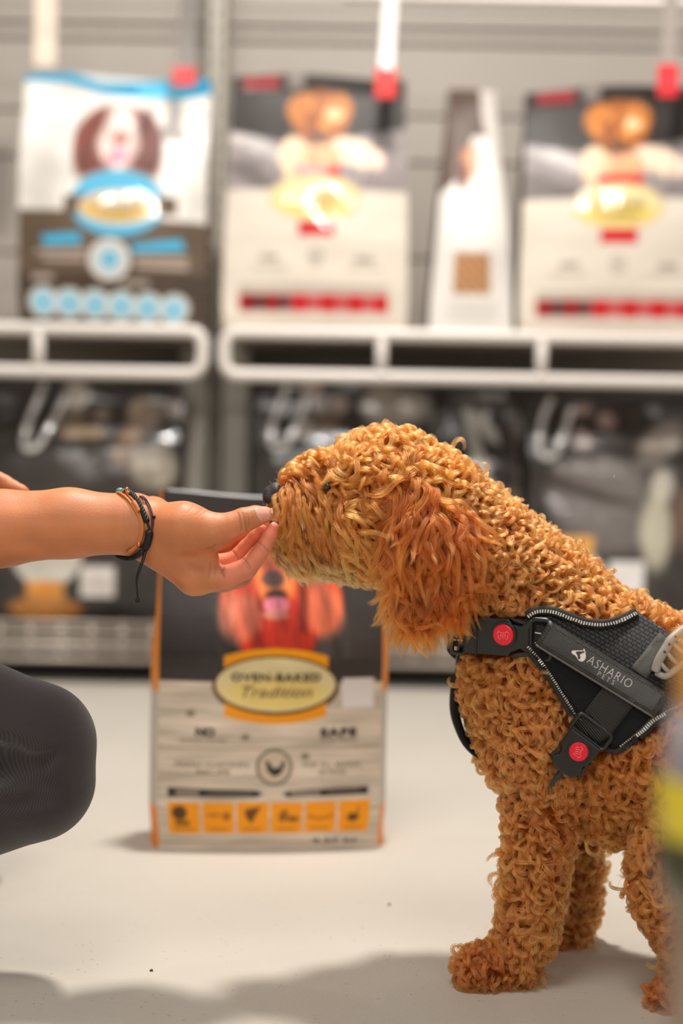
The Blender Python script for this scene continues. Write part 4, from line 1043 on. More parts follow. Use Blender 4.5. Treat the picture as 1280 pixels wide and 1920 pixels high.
def hit(bvh, px, py, off=0.0, back=False):
    d = ray(px, py).normalized()
    if back: o_ = CAM + d * 3.0; d = -d
    else: o_ = CAM
    p_, n_, i_, _ = bvh.ray_cast(o_, d)
    if p_ is None:
        best = None
        for t_ in np.linspace(1.0, 1.7, 60):
            q_ = CAM + ray(px, py).normalized() * t_
            r_ = bvh.find_nearest(q_)
            if best is None or r_[3] < best[3]: best = (r_[0], r_[1], q_, r_[3])
        q_ = best[2]; n_ = (q_ - best[0]); n_ = n_.normalized() if n_.length > 1e-5 else best[1]
        return q_ if best[3] > off else best[0] + n_ * off, n_
    if n_.dot(d) > 0: n_ = -n_
    return p_ + n_ * off, n_
def patch(name, poly, bvh, off, m, parent, sp=3.0, smooth=4, thick=.0, stiff=None, mats=None, fmat=None, uvs=None):
    """a sheet with outline poly (photograph px) lying on a surface"""
    n = len(poly); pts = [Vector(p_) for p_ in poly]; ex = np.array(poly)
    xs, ys = np.arange(ex[:, 0].min(), ex[:, 0].max(), sp), np.arange(ex[:, 1].min(), ex[:, 1].max(), sp)
    gx, gy = np.meshgrid(xs, ys); gx, gy = gx.ravel(), gy.ravel()
    dd = np.full(len(gx), 1e9)
    pl = [tuple(p_) for p_ in poly] + [tuple(poly[0])]
    dd = polyd(gx, gy, pl); ok = in_poly(gx, gy, poly) & (dd > sp * .6)
    # refine the outline
    ring = []
    for a, b in zip(pl[:-1], pl[1:]):
        k = max(1, int(math.hypot(b[0] - a[0], b[1] - a[1]) / sp))
        ring += [(a[0] + (b[0] - a[0]) * i / k, a[1] + (b[1] - a[1]) * i / k) for i in range(k)]
    nr = len(ring); allp = [Vector(p_) for p_ in ring] + [Vector((x, y)) for x, y in zip(gx[ok], gy[ok])]
    r_ = delaunay_2d_cdt(allp, [(i, (i + 1) % nr) for i in range(nr)], [], 1, 1e-4)
    v2, f2 = r_[0], r_[2]
    P3 = np.array([hit(bvh, q_[0], q_[1], off)[0] for q_ in v2]); f2 = [tuple(f_) for f_ in f2]
    nb = [set() for _ in v2]
    for f_ in f2:
        for i in range(3): nb[f_[i]].add(f_[(i + 1) % 3]); nb[f_[(i + 1) % 3]].add(f_[i])
    org = P3.copy()
    d_ = np.array([ray(q_[0], q_[1]) for q_ in v2]); d_ /= d_[:, 1:2]
    Yd = P3[:, 1].copy()
    for _ in range(smooth):
        Yd = np.array([.5 * Yd[i] + .5 * np.mean([Yd[j] for j in nb[i]]) if nb[i] else Yd[i] for i in range(len(Yd))])
    P3 = np.array(CAM) + d_ * Yd[:, None]
    # orient towards the camera
    a, b, c = f2[0]; nn = np.cross(P3[b] - P3[a], P3[c] - P3[a])
    if nn.dot(P3[a] - np.array(CAM)) > 0: f2 = [f_[::-1] for f_ in f2]
    me = mesh(name, P3, f2)
    if mats:
        for mm_ in mats: me.materials.append(mm_)
        for p_ in me.polygons:
            c = np.mean([v2[i] for i in p_.vertices], axis=0); p_.material_index = fmat(c[0], c[1])
    uv = me.uv_layers.new(name='UVMap')
    for lp in me.loops:
        q_ = v2[lp.vertex_index]; uv.data[lp.index].uv = (q_[0] / 100.0, -q_[1] / 100.0)
    if thick:
        bm = bmesh.new(); bm.from_mesh(me); bmesh.ops.solidify(bm, geom=bm.faces[:], thickness=thick); bm.to_mesh(me); bm.free()
    keepm = list(me.materials)
    o_ = link(name, me, None if mats else m, parent)
    return o_, (P3, f2)
# thumb nail
M_nail = mat('finger_nail', (226, 158, 140), .28, .5, coat=.3)
patch('nail', [(476, 953), (479, 962), (484, 971), (490, 977), (499, 977), (507, 971), (510, 962), (508, 954), (501, 950.5), (487, 950.5)], ARM, .0004, M_nail, person, 2.5, 1, .0003)
patch('nail_tip', [(505, 974), (509, 969), (512, 962), (510, 954), (507, 952.5), (508.5, 962), (505, 970)], ARM, .00055, mat('nail_edge', (232, 196, 176), .3), person, 2.0, 1, .0003)

# ---- clothing
ft = Field(*span((-960, 215), (1000, 1800), (1.22, 1.78)), .0031)
for a, b, k in (((-690, 1220, 1.43, 165), (-250, 1300, 1.37, 150), 30), ((-250, 1300, 1.37, 150), (64, 1394, 1.325, 112), 30), ((64, 1396, 1.325, 112), (66, 1462, 1.322, 111), 20), ((66, 1466, 1.322, 108), (-200, 1560, 1.33, 106), 14), ((-200, 1560, 1.33, 106), (-640, 1700, 1.36, 72), 14),
                ((-690, 1220, 1.60, 165), (-280, 1320, 1.62, 150), 30), ((-280, 1320, 1.62, 150), (-60, 1390, 1.63, 105), 30), ((-60, 1420, 1.63, 100), (-330, 1560, 1.63, 96), 14), ((-330, 1560, 1.63, 96), (-640, 1670, 1.62, 66), 14), ((-700, 1230, 1.45, 180), (-700, 1230, 1.58, 180), 40)):
    ft.put(cp(a, b, k))
# folds behind the bent knee
V0, Q0 = surface_nets(ft); TB = BVHTree.FromPolygons(V0.tolist(), Q0.tolist())
def groove(pts, k, dip=.0):
    q = [(hit(TB, x, y, -dip)[0], rr_) for x, y, rr_ in pts]
    for (a, ra), (b, rb_) in zip(q[:-1], q[1:]): ft.put(prim(a, b, ra * .0005, rb_ * .0005, k * .0005), sub=True)
groove([(-170, 1438, 54), (-40, 1434, 46), (16, 1434, 32), (44, 1438, 20), (64, 1440, 9)], 22, .002)
groove([(36, 1446, 12), (78, 1430, 12), (110, 1412, 3)], 18, .001); groove([(34, 1462, 12), (78, 1474, 12), (112, 1479, 3)], 18, .001)
groove([(16, 1508, 9), (74, 1500, 9), (116, 1502, 2)], 18, .0); groove([(-60, 1384, 11), (4, 1392, 10), (60, 1398, 2)], 18, .0)
Vt, Qt = surface_nets(ft); Vt = relax(Vt, Qt, 2)
mt, t, b = nt('dark_ribbed_knit')
b.inputs['Base Color'].default_value = L4((48, 41, 42)); b.inputs['Roughness'].default_value = .8; b.inputs['Specular IOR Level'].default_value = .25; b.inputs['Sheen Weight'].default_value = .25; b.inputs['Sheen Roughness'].default_value = .5
at = t.nodes.new('ShaderNodeAttribute'); at.attribute_name = 'rib'
sn = t.nodes.new('ShaderNodeMath'); sn.operation = 'SINE'; ml = t.nodes.new('ShaderNodeMath'); ml.operation = 'MULTIPLY'; ml.inputs[1].default_value = 2 * math.pi / .0027
t.links.new(at.outputs['Fac'], ml.inputs[0]); t.links.new(ml.outputs[0], sn.inputs[0])
bp = t.nodes.new('ShaderNodeBump'); bp.inputs['Strength'].default_value = .35; bp.inputs['Distance'].default_value = .0005
t.links.new(sn.outputs[0], bp.inputs['Height']); t.links.new(bp.outputs['Normal'], b.inputs['Normal'])
mrx = t.nodes.new('ShaderNodeMapRange'); mrx.inputs[1].default_value = -1; mrx.inputs[2].default_value = 1; mrx.inputs[3].default_value = 0; mrx.inputs[4].default_value = 1
cmx = t.nodes.new('ShaderNodeMix'); cmx.data_type = 'RGBA'; cmx.inputs[6].default_value = L4((42, 36, 37)); cmx.inputs[7].default_value = L4((58, 50, 51))
t.links.new(sn.outputs[0], mrx.inputs[0]); t.links.new(mrx.outputs[0], cmx.inputs[0]); t.links.new(cmx.outputs[2], b.inputs['Base Color'])
mtm = np_mesh('trousers', Vt, Qt)
# ribs run round the knee: distance from a pivot behind the knee
tx, ty = proj(Vt); rib = np.hypot((tx + 90), (ty - 1440) * 1.05) * .0005 + (Vt[:, 1] - 1.3) * .6
at_ = mtm.attributes.new('rib', 'FLOAT', 'POINT'); at_.data.foreach_set('value', rib.astype(np.float32))
link('trousers', mtm, mt, person)
fs = Field(*span((-940, -180), (380, 1330), (1.22, 1.80)), .007)
for a, b, k, fy in (((-690, 1190, 1.52, 170), (-520, 640, 1.52, 180), 40, 1.25), ((-460, 520, 1.37, 82), (-460, 520, 1.67, 82), 40, 1.0), ((-455, 510, 1.37, 84), (-390, 690, 1.36, 80), 20, 1.0), ((-455, 510, 1.66, 84), (-410, 690, 1.65, 80), 20, 1.0)): fs.put(cp(a, b, k, fy))
for a, b in (((-380, 718, 1.358, 68), (-340, 830, 1.352, 64)), ((-400, 718, 1.648, 66), (-370, 840, 1.64, 62))): fs.put(cp(a, b, 4), sub=True)
Vc, Qc = surface_nets(fs); Vc = relax(Vc, Qc, 3)
link('shirt', np_mesh('shirt', Vc, Qc), mat('charcoal_jersey', (52, 50, 54), .85, .2, bump=('noise', 40, .3, .004)), person)
fhr = Field(*span((-640, -260), (30, 520), (1.36, 1.68)), .0055)
for a, b, k, fy in (((-440, 175, 1.52, 112), (-425, 200, 1.52, 110), 20, .85), ((-500, 250, 1.52, 62), (-520, 420, 1.52, 44), 20, .9)): fhr.put(cp(a, b, k, fy))
fhr.put(cp((-325, 300, 1.52, 100), (-325, 260, 1.52, 96), 6, 1.0), sub=True)
Vq, Qq = surface_nets(fhr); Vq = relax(Vq, Qq, 2)
link('hair', np_mesh('hair', Vq, Qq), mat('dark_hair', (36, 26, 22), .45, .4, bump=('X', 60, .5, .003)), person)
for yf in (1.36, 1.62):
    z0 = FL(-640, 1840)
    fsh = Field(np.array(P(-760, 1850, yf)) - .08, np.array(P(-450, 1650, yf)) + .08, .004)
    c0 = P(-640, 1720, yf)
    A_, B_, C_ = Vector((c0.x - .02, yf, .085)), Vector((c0.x, yf, .042)), Vector((c0.x + .075, yf, .031))
    for a, b, ra, rb in ((A_, B_, .040, .040), (B_, C_, .040, .029)): fsh.put(prim(a, b, ra, rb, .02, 1.0))
    fsh.D[:, :, fsh.ax[2] < .003] = .5
    Vz, Qz = surface_nets(fsh); Vz = relax(Vz, Qz, 2)
    link('shoe', np_mesh('shoe', Vz, Qz), mat('dark_shoe', (40, 38, 40), .6), person)

# ================================================================ BRACELETS, RING
def loop(nearp, farp, off, n=120):
    q = [hit(ARM, x, y, off)[0] for x, y in nearp] + [hit(ARM, x, y, off, True)[0] for x, y in farp]
    return spline(q, n, True)
M_tan = mat('tan_leather_cord', (190, 112, 54), .5, .4); M_blk = mat('black_waxed_cord', (20, 17, 16), .55, .4); M_red_c = mat('dark_red_cord', (74, 34, 30), .6)
def braid(name, path, r, m, parent, pitch=.0032, closed=False):
    """two strands twisted round a path"""
    path = np.asarray(path, float); T = np.gradient(path, axis=0); T /= np.linalg.norm(T, axis=1)[:, None] + 1e-9
    s = np.concatenate([[0], np.cumsum(np.linalg.norm(np.diff(path, axis=0), axis=1))])
    n = max(30, int(s[-1] / pitch * 8)); ss = np.linspace(0, s[-1], n)
    pp = np.stack([np.interp(ss, s, path[:, i]) for i in range(3)], 1); TT_ = np.gradient(pp, axis=0); TT_ /= np.linalg.norm(TT_, axis=1)[:, None] + 1e-9
    U = np.cross(TT_, np.array([.3, -.9, .2])); U /= np.linalg.norm(U, axis=1)[:, None] + 1e-9; W_ = np.cross(TT_, U); ps = []
    for k in range(3):
        a = 2 * math.pi * ss / (pitch * 3) + k * 2.0944
        ps.append(tube_vf(pp + U * (np.cos(a) * r * .55)[:, None] + W_ * (np.sin(a) * r * .55)[:, None], r * .62, 6))
    o_ = link(name, mesh(name, *merge(ps)), m, parent); return o_
def bead(name, px, py, off, r, m, parent, sq=1.0):
    c, n_ = hit(ARM, px, py, off); bm = bmesh.new(); bmesh.ops.create_uvsphere(bm, u_segments=16, v_segments=10, radius=r)
    for v in bm.verts: v.co = Vector((v.co.x * sq, v.co.y, v.co.z)) + c
    return link(name, bm_mesh(name, bm), m, parent)
far = [(258, 1030), (250, 1005), (240, 975), (228, 945)]
wc = hit(ARM, 262, 985, 0)[0]
b1 = empty('bracelet', hit(ARM, 240, 940, .001)[0], 'tan leather cord bracelet with copper beads on the outstretched wrist', 'bracelet')
pt = loop([(222, 926), (240, 938), (252, 955), (262, 972), (266, 990), (263, 1008), (256, 1022), (240, 1033)], [(232, 1030), (224, 1000), (216, 965), (212, 938)], .0012)
tube('cord', pt, .0013, M_tan, b1, 8, True)
pt = loop([(226, 924), (244, 934), (257, 952), (265, 972), (268.5, 992), (265, 1010), (258, 1024), (243, 1034)], [(236, 1030), (228, 1000), (220, 965), (216, 938)], .0014)
tube('cord', pt, .0011, M_tan, b1, 8, True)
q = np.array([hit(ARM, x, y, .0022)[0] for x, y in ((250, 944), (256, 952), (261, 961))]); tube('wrap_knot', spline(q, 12), .0026, M_tan, b1, 10)
q = np.array([hit(ARM, x, y, .0022)[0] for x, y in ((233, 921), (238, 925), (243, 930))]); tube('wrap_knot', spline(q, 12), .0025, M_tan, b1, 10)
M_cop = mat('copper_bead', (206, 128, 96), .25, .5, .8)
bead('bead', 261, 1019, .002, .0024, M_cop, b1); bead('bead', 262.5, 1027, .002, .0022, mat('brown_bead', (120, 76, 44), .4), b1); bead('bead', 238, 923, .0035, .0022, M_cop, b1)
bead('bead', 225, 922, .0026, .0030, mat('teal_glass_bead', (70, 150, 150), .12, .6, coat=.4), b1, 1.25)
b2 = empty('bracelet', hit(ARM, 270, 1010, .001)[0], 'black braided cord bracelet with two thin ends dangling below the wrist', 'bracelet')
q = [hit(ARM, x, y, .0022)[0] for x, y in ((236, 921), (247, 930), (257, 943), (265, 957), (272, 970), (276, 978))]; braid('braid', spline(q, 60), .0026, M_blk, b2)
q = [hit(ARM, x, y, .0018)[0] for x, y in ((276, 978), (279, 985), (281, 993), (281, 999))]; tube('cord', spline(q, 20), .0011, M_blk, b2, 8)
q = [hit(ARM, x, y, .0026)[0] for x, y in ((281, 996), (280, 1006), (277, 1016), (272, 1027))]; braid('braid', spline(q, 40), .0034, M_blk, b2, .0026)
qa = [hit(ARM, 271, 1026, .003)[0], P(262, 1038, 1.318), P(248, 1046, 1.335), P(232, 1045, 1.350), P(217, 1036, 1.362), P(214, 1010, 1.378)] + [hit(ARM, x, y, .002, True)[0] for x, y in ((216, 985), (222, 950))] + [hit(ARM, 236, 921, .0022)[0]]
braid('braid', spline(qa, 90), .0024, M_blk, b2)
k0 = hit(ARM, 272, 1028, .003)[0]; Yk = k0.y
for dx, pts in ((0, [(271, 1028), (267, 1048), (259, 1070), (255.5, 1088), (257, 1106), (258.5, 1124)]), (1, [(275, 1028), (271, 1046), (264, 1066), (257.5, 1084), (256.5, 1104), (258, 1126)])):
    tube('cord_end', spline([P(x, y, Yk - .001 - .002 * dx) for x, y in pts], 40), .00075, M_blk, b2, 6)
bm = bmesh.new(); bmesh.ops.create_icosphere(bm, subdivisions=2, radius=.0022)
for v in bm.verts: v.co = Vector((v.co.x, v.co.y, v.co.z * 1.25)) + P(258, 1126, Yk - .002)
link('knot', bm_mesh('knot', bm), M_blk, b2)
b3 = empty('bracelet', hit(ARM, 284, 965, .001)[0], 'thin dark red double cord bracelet nearest the hand', 'bracelet')
for d_ in (0, 3.2):
    pt = loop([(262 + d_, 932), (275 + d_, 945), (282 + d_, 962), (285 + d_ * .9, 980), (284, 1000), (281, 1015), (274, 1032)], [(268, 1040), (262, 1010), (256, 975), (254, 945)], .0009)
    tube('cord', pt, .0008, M_red_c, b3, 6, True)
bead('knot', 289, 970, .001, .0018, M_blk, b3)
# gold ring on the ring finger
c = P(407, 1056.5, 1.373); dv = (P(440, 1051, 1.371) - P(376, 1066, 1.375)).normalized(); u = dv.cross(Vector((0, 1, 0))).normalized(); w = dv.cross(u)
pts = [c + (u * math.cos(a) + w * math.sin(a)) * .0098 for a in np.linspace(0, 2 * math.pi, 40, endpoint=False)]
tag(tube('ring', pts, .0011, mat('gold', (240, 190, 70), .18, .5, 1.0), None, 8, True), 'thin gold ring on a curled finger of the outstretched hand', 'ring')
# the treat between the finger tips
c = P(513, 982, 1.338); bm = bmesh.new(); bmesh.ops.create_icosphere(bm, subdivisions=3, radius=.0045)
for v in bm.verts: v.co = v.co * (1 + .12 * math.sin(v.co.x * 1500) * math.cos(v.co.z * 1300)) + c
tag(link('dog_treat', bm_mesh('dog_treat', bm), mat('brown_biscuit', (110, 70, 40), .8)), 'small brown treat pinched between thumb and fingertip', 'treat')
# ================================================================ DOG HARNESS
har = empty('dog_harness', P(1110, 1250, 1.30), 'black padded dog harness with two red-button buckles and a leather name strip', 'harness')
PX = 1.30 / F
mA, t, b = nt('black_air_mesh')
uvn = t.nodes.new('ShaderNodeUVMap'); mp = t.nodes.new('ShaderNodeMapping'); mp.inputs['Rotation'].default_value = (0, 0, math.radians(30)); mp.inputs['Scale'].default_value = (1, 1, 1)
bk = t.nodes.new('ShaderNodeTexBrick'); bk.inputs['Scale'].default_value = 1.0; bk.inputs['Brick Width'].default_value = .105; bk.inputs['Row Height'].default_value = .072; bk.inputs['Mortar Size'].default_value = .013; bk.inputs['Mortar Smooth'].default_value = .6
bk.inputs['Color1'].default_value = L4((62, 58, 57)); bk.inputs['Color2'].default_value = L4((48, 45, 45)); bk.inputs['Mortar'].default_value = L4((9, 9, 10))
fine = t.nodes.new('ShaderNodeTexWave'); fine.inputs['Scale'].default_value = 28; fine.inputs['Distortion'].default_value = 1
t.links.new(uvn.outputs[0], mp.inputs[0]); t.links.new(mp.outputs[0], bk.inputs['Vector']); t.links.new(mp.outputs[0], fine.inputs['Vector'])
t.links.new(bk.outputs['Color'], b.inputs['Base Color'])
sb = t.nodes.new('ShaderNodeMath'); sb.operation = 'MULTIPLY_ADD'; sb.inputs[1].default_value = -1.0; ml = t.nodes.new('ShaderNodeMath'); ml.operation = 'MULTIPLY'; ml.inputs[1].default_value = .15
t.links.new(fine.outputs['Fac'], ml.inputs[0]); t.links.new(bk.outputs['Fac'], sb.inputs[0]); t.links.new(ml.outputs[0], sb.inputs[2])
bp = t.nodes.new('ShaderNodeBump'); bp.inputs['Strength'].default_value = 1; bp.inputs['Distance'].default_value = .0016
t.links.new(sb.outputs[0], bp.inputs['Height']); t.links.new(bp.outputs['Normal'], b.inputs['Normal']); b.inputs['Roughness'].default_value = .5; b.inputs['Specular IOR Level'].default_value = .45
mB = mat('black_neoprene', (17, 16, 16), .8, .25, bump=('voronoi', 420, .5, .001))
M_bind = mat('black_binding', (34, 32, 31), .7, .3, bump=('noise', 1300, .4, .0008))
M_refl = mat('reflective_thread', (206, 200, 190), .4, .5)
M_leather = mat('black_leatherette', (42, 38, 34), .40, .5, bump=('noise', 500, .15, .001))
def above(x, y): return (y - 1186) - (x - 1016) * .613 < 8
pan, (pv, pf) = patch('side_panel', PANEL, SHELL, .0045, None, har, 8, 10, .0035, mats=[mA, mB], fmat=lambda x, y: 0 if above(x, y) else 1)
PB = BVHTree.FromPolygons(pv.tolist(), [tuple(f_) for f_ in pf])
def on(px, py, off=.0): return hit(PB, px, py, off)[0]
def line(pts, off, n=80, bvh=None):
    q = spline([(x, y, 0) for x, y in pts], n); return np.array([hit(bvh or PB, a[0], a[1], off)[0] for a in q])
def seam(name, pts, rad, m, off=.0012, n=80, fl=.45):
    q = line(pts, off, n); nn = np.array([hit(PB, *[float(z_) for z_ in a], 0)[1] for a in np.stack(proj(q), 1)])
    return tube(name, q, rad, m, har, 8, flat=(nn, fl))
top = [(988, 1153), (1002, 1144), (1020, 1142), (1042, 1145), (1068, 1155), (1097, 1165), (1130, 1168), (1162, 1160), (1192, 1146)]
seam('edge_binding', [(x, y + 3) for x, y in top], .0046, M_bind)
lef = [(988, 1212), (1004, 1229), (1022, 1252), (1050, 1295), (1079, 1342), (1090, 1352)]
seam('edge_binding', [(x - 5, y + 3) for x, y in lef], .0046, M_bind)
rig = [(1134, 1400), (1150, 1406), (1162, 1400), (1203, 1370), (1227, 1348), (1270, 1324), (1330, 1290)]
seam('edge_binding', [(x + 2, y + 2) for x, y in rig], .0046, M_bind)
def dashes(name, pts, m, step, L, w, off, bvh=None, across=True):
    q = spline([(x, y, 0) for x, y in pts], 400)[:, :2]; s = np.concatenate([[0], np.cumsum(np.hypot(*np.diff(q, axis=0).T))]); v, f = [], []
    for d in np.arange(step / 2, s[-1], step):
        c = np.array([np.interp(d, s, q[:, i]) for i in (0, 1)]); c2 = np.array([np.interp(d + .5, s, q[:, i]) for i in (0, 1)]); tg = (c2 - c) / (np.linalg.norm(c2 - c) + 1e-9); nm = np.array([-tg[1], tg[0]])
        a = [c + tg * sx * L / 2 + nm * sy * w / 2 for sx, sy in ((-1, -1), (1, -1), (1, 1), (-1, 1))]; o_ = len(v)
        v += [hit(bvh or PB, *p_, off)[0] for p_ in a] + [hit(bvh or PB, *p_, off - .0008)[0] for p_ in a]
        f += [tuple(o_ + i for i in (3, 2, 1, 0)), tuple(o_ + i for i in (0, 1, 5, 4)), tuple(o_ + i for i in (1, 2, 6, 5)), tuple(o_ + i for i in (2, 3, 7, 6)), tuple(o_ + i for i in (3, 0, 4, 7))]
    bm = bmesh.new(); bm.from_mesh(mesh(name, v, f)); bmesh.ops.recalc_face_normals(bm, faces=bm.faces[:])
    return tag(link(name, bm_mesh(name, bm), m, har, False), kind='stuff')
dashes('reflective_thread', [(x, y + 4) for x, y in top], M_refl, 5.0, 2.6, 6.5, .0038)
dashes('reflective_thread', lef, M_refl, 4.6, 2.4, 6, .0036)
dashes('reflective_thread', rig[2:], M_refl, 4.6, 2.4, 6.5, .0038)

# girth webbing and leather strip on top
def quadstrip(name, A, Bp, hw, off, m, thick, bvh=None, n=16, smooth=6):
    d = np.array(Bp, float) - np.array(A, float); L = np.linalg.norm(d); d /= L; nm = np.array([-d[1], d[0]])
    A, Bp = np.array(A, float), np.array(Bp, float)
    return patch(name, [tuple(A - nm * hw), tuple(Bp - nm * hw), tuple(Bp + nm * hw), tuple(A + nm * hw)], bvh or PB, off, m, har, 8, smooth, thick)
M_web = mat('ribbed_black_webbing', (32, 29, 27), .6, .4); t = M_web.node_tree; b = t.nodes['Principled BSDF']
uvn = t.nodes.new('ShaderNodeUVMap'); mp = t.nodes.new('ShaderNodeMapping'); mp.inputs['Rotation'].default_value = (0, 0, math.radians(-38)); wv = t.nodes.new('ShaderNodeTexWave'); wv.inputs['Scale'].default_value = 7.5; wv.bands_direction = 'X'
t.links.new(uvn.outputs[0], mp.inputs[0]); t.links.new(mp.outputs[0], wv.inputs['Vector']); bp = t.nodes.new('ShaderNodeBump'); bp.inputs['Strength'].default_value = .9; bp.inputs['Distance'].default_value = .0008; t.links.new(wv.outputs['Fac'], bp.inputs['Height']); t.links.new(bp.outputs['Normal'], b.inputs['Normal'])
cmx = t.nodes.new('ShaderNodeMix'); cmx.data_type = 'RGBA'; cmx.inputs[6].default_value = L4((18, 17, 16)); cmx.inputs[7].default_value = L4((54, 50, 46)); t.links.new(wv.outputs['Fac'], cmx.inputs[0]); t.links.new(cmx.outputs[2], b.inputs['Base Color'])
quadstrip('girth_strap', (1172, 1290), (1100, 1382), 33, .0050, M_web, .002)
lp, (lv, lf) = quadstrip('name_strip', (1016, 1186), (1241, 1324), 26.5, .0078, M_leather, .0026)
LB = BVHTree.FromPolygons(lv.tolist(), [tuple(f_) for f_ in lf])
dv = np.array((225., 138.)) / 264; nv = np.array((-dv[1], dv[0]))
def sp(a, c): return tuple(np.array((1016., 1186.)) + dv * a + nv * c)
ring = [sp(10, -19), sp(60, -19), sp(130, -19), sp(200, -19), sp(252, -19), sp(254, -10), sp(254, 10), sp(252, 18), sp(200, 18), sp(130, 18), sp(60, 18), sp(12, 18), sp(9, 8), sp(8, -8), sp(10, -19)]
dashes('strip_stitching', ring, mat('black_thread', (14, 12, 11), .8), 5.6, 3.8, 1.3, .0004, LB)
tube('strip_edge', np.array([hit(LB, *sp(a, 26), .0)[0] for a in np.linspace(2, 262, 30)]), .0012, mat('grey_cut_edge', (86, 80, 74), .5), har, 6)
def flat_on(name, v2, f, m, off, bvh=LB, parent=har):
    return link(name, mesh(name, [hit(bvh, x, y, off)[0] for x, y in v2], [q_[::-1] for q_ in f]), m, parent, False)
def zp(pts): return [(1040 + x / 7.11, 1160 + y / 7.11) for x, y in pts]
M_prt = mat('pale_foil_print', (214, 206, 196), .4, .5)
og = zp([(220, 438), (224, 458), (240, 474), (268, 488), (290, 514), (308, 548), (330, 566), (358, 573), (386, 564), (406, 538), (414, 500), (410, 470), (396, 452), (413, 466), (400, 425), (388, 390), (378, 424), (330, 424), (280, 424), (238, 424)])
ig = zp([(274, 446), (310, 436), (350, 438), (386, 432), (398, 450), (372, 458), (346, 470), (330, 486), (340, 508), (338, 530), (318, 546), (306, 528), (304, 500), (292, 474)])
mark = empty('emblem', hit(LB, 1090, 1230, .0)[0]); mark.parent = har; mark.location = Vector(mark.location) - Vector(har.location)
flat_on('emblem_print', og, [tuple(range(len(og)))], M_prt, .00035, parent=mark); flat_on('emblem_gap', ig, [tuple(range(len(ig)))], M_leather, .0006, parent=mark)
ang = math.atan2(138, 225)
for s_, x, y, w_, h_, kw in (('ASHARIO', 1143.5, 1259.5, 94, 16, dict(sp=1.12, bold=-.24)), ('PETS', 1136, 1271.5, 35, 8.5, dict(sp=1.5, bold=-.24))):
    v, f = text_vf(s_, x, y, w_, h_, rot=ang, **kw); flat_on('lettering', v.tolist(), f, M_prt, .00035)

# ---- breast strap running round the front of the chest
cz = P(1000, 1190, YD); cx0 = cz.x
def ringpt(a, z, off, c=None):
    c = Vector((c.x if c else cx0, c.y if c else YD, z)); d = Vector((math.cos(a), math.sin(a), 0))
    p_, n_, _, _ = SHELL.ray_cast(c + d * .5, -d)
    return (p_ if p_ is not None else c + d * .06) + d * off
def band(name, path, up, hw, th, m, parent):
    v, f = [], []
    path = np.asarray(path, float); N = len(path); T = np.gradient(path, axis=0); T /= np.linalg.norm(T, axis=1)[:, None]
    up = np.asarray(up, float); up = np.broadcast_to(up, path.shape); up = up - (up * T).sum(1)[:, None] * T; up /= np.linalg.norm(up, axis=1)[:, None]; nn = np.cross(T, up)
    for i in range(N):
        for a, c in ((-1, -1), (1, -1), (1, 1), (-1, 1)): v.append(path[i] + up[i] * hw * a + nn[i] * th / 2 * c)
    for i in range(N - 1):
        for k in range(4): l = (k + 1) % 4; f.append((i * 4 + k, i * 4 + l, i * 4 + 4 + l, i * 4 + 4 + k))
    f += [(3, 2, 1, 0), tuple((N - 1) * 4 + k for k in range(4))]
    bm = bmesh.new(); bm.from_mesh(mesh(name, v, f)); bmesh.ops.recalc_face_normals(bm, faces=bm.faces[:])
    return link(name, bm_mesh(name, bm), m, parent, False)
zs = P(940, 1190, 1.31).z
aa_ = np.radians(np.linspace(268, 92, 40)); bp_ = np.array([ringpt(a, zs, .003) for a in aa_])
bpath = bp_.copy()
for _ in range(6): bpath[1:-1] = .5 * bpath[1:-1] + .25 * (bpath[2:] + bpath[:-2])
band('breast_strap', bpath, (0, 0, 1), .0135, .0025, M_webbing, har)
dd_ = []
for zo in (-.0065, .0065):
    v, f = [], []
    for i in range(3, 34):
        for k in range(2):
            t0 = (k + .15) / 2; t1 = t0 + .3; a_, c_ = bpath[i] * (1 - t0) + bpath[i + 1] * t0, bpath[i] * (1 - t1) + bpath[i + 1] * t1
            ou = np.array([(a_[0] - cx0), a_[1] - YD, 0]); ou /= np.linalg.norm(ou); o_ = len(v); e = ou * .0018
            for p_ in (a_, c_): v += [p_ + e + (0, 0, zo - .0007), p_ + e + (0, 0, zo + .0007)]
            f.append((o_, o_ + 2, o_ + 3, o_ + 1))
    dd_.append((v, f))
v, f = merge(dd_); tag(link('reflective_thread', mesh('reflective_thread', v, f), M_refl, har, False), kind='stuff')
# padded breast plate hanging in front of the chest
pts = [(876, 1200, 1.40), (865, 1225, 1.405), (862, 1262, 1.41), (853, 1300, 1.41), (854, 1344, 1.41), (872, 1388, 1.41), (905, 1420, 1.405), (960, 1470, 1.40), (1010, 1500, 1.40)]
q = spline([P(*p_) for p_ in pts], 40)
wd = np.interp(np.linspace(0, 1, len(q)), [0, .3, .6, 1], [.016, .022, .030, .02])
v, f = [], []
T = np.gradient(q, axis=0); T /= np.linalg.norm(T, axis=1)[:, None]; nn = np.cross(T, (0, 1, 0)); M_ = 14
for i in range(len(q)):
    for k in range(M_):
        a = 2 * math.pi * k / M_; v.append(q[i] + np.array([0, 1, 0]) * wd[i] * math.copysign(abs(math.cos(a)) ** .6, math.cos(a)) + nn[i] * .0045 * math.sin(a))
for i in range(len(q) - 1):
    for k in range(M_): l = (k + 1) % M_; f.append((i * M_ + k, i * M_ + l, i * M_ + M_ + l, i * M_ + M_ + k))
f += [tuple(range(M_))[::-1], tuple((len(q) - 1) * M_ + k for k in range(M_))]
link('breast_plate', mesh('breast_plate', v, f), mB, har)

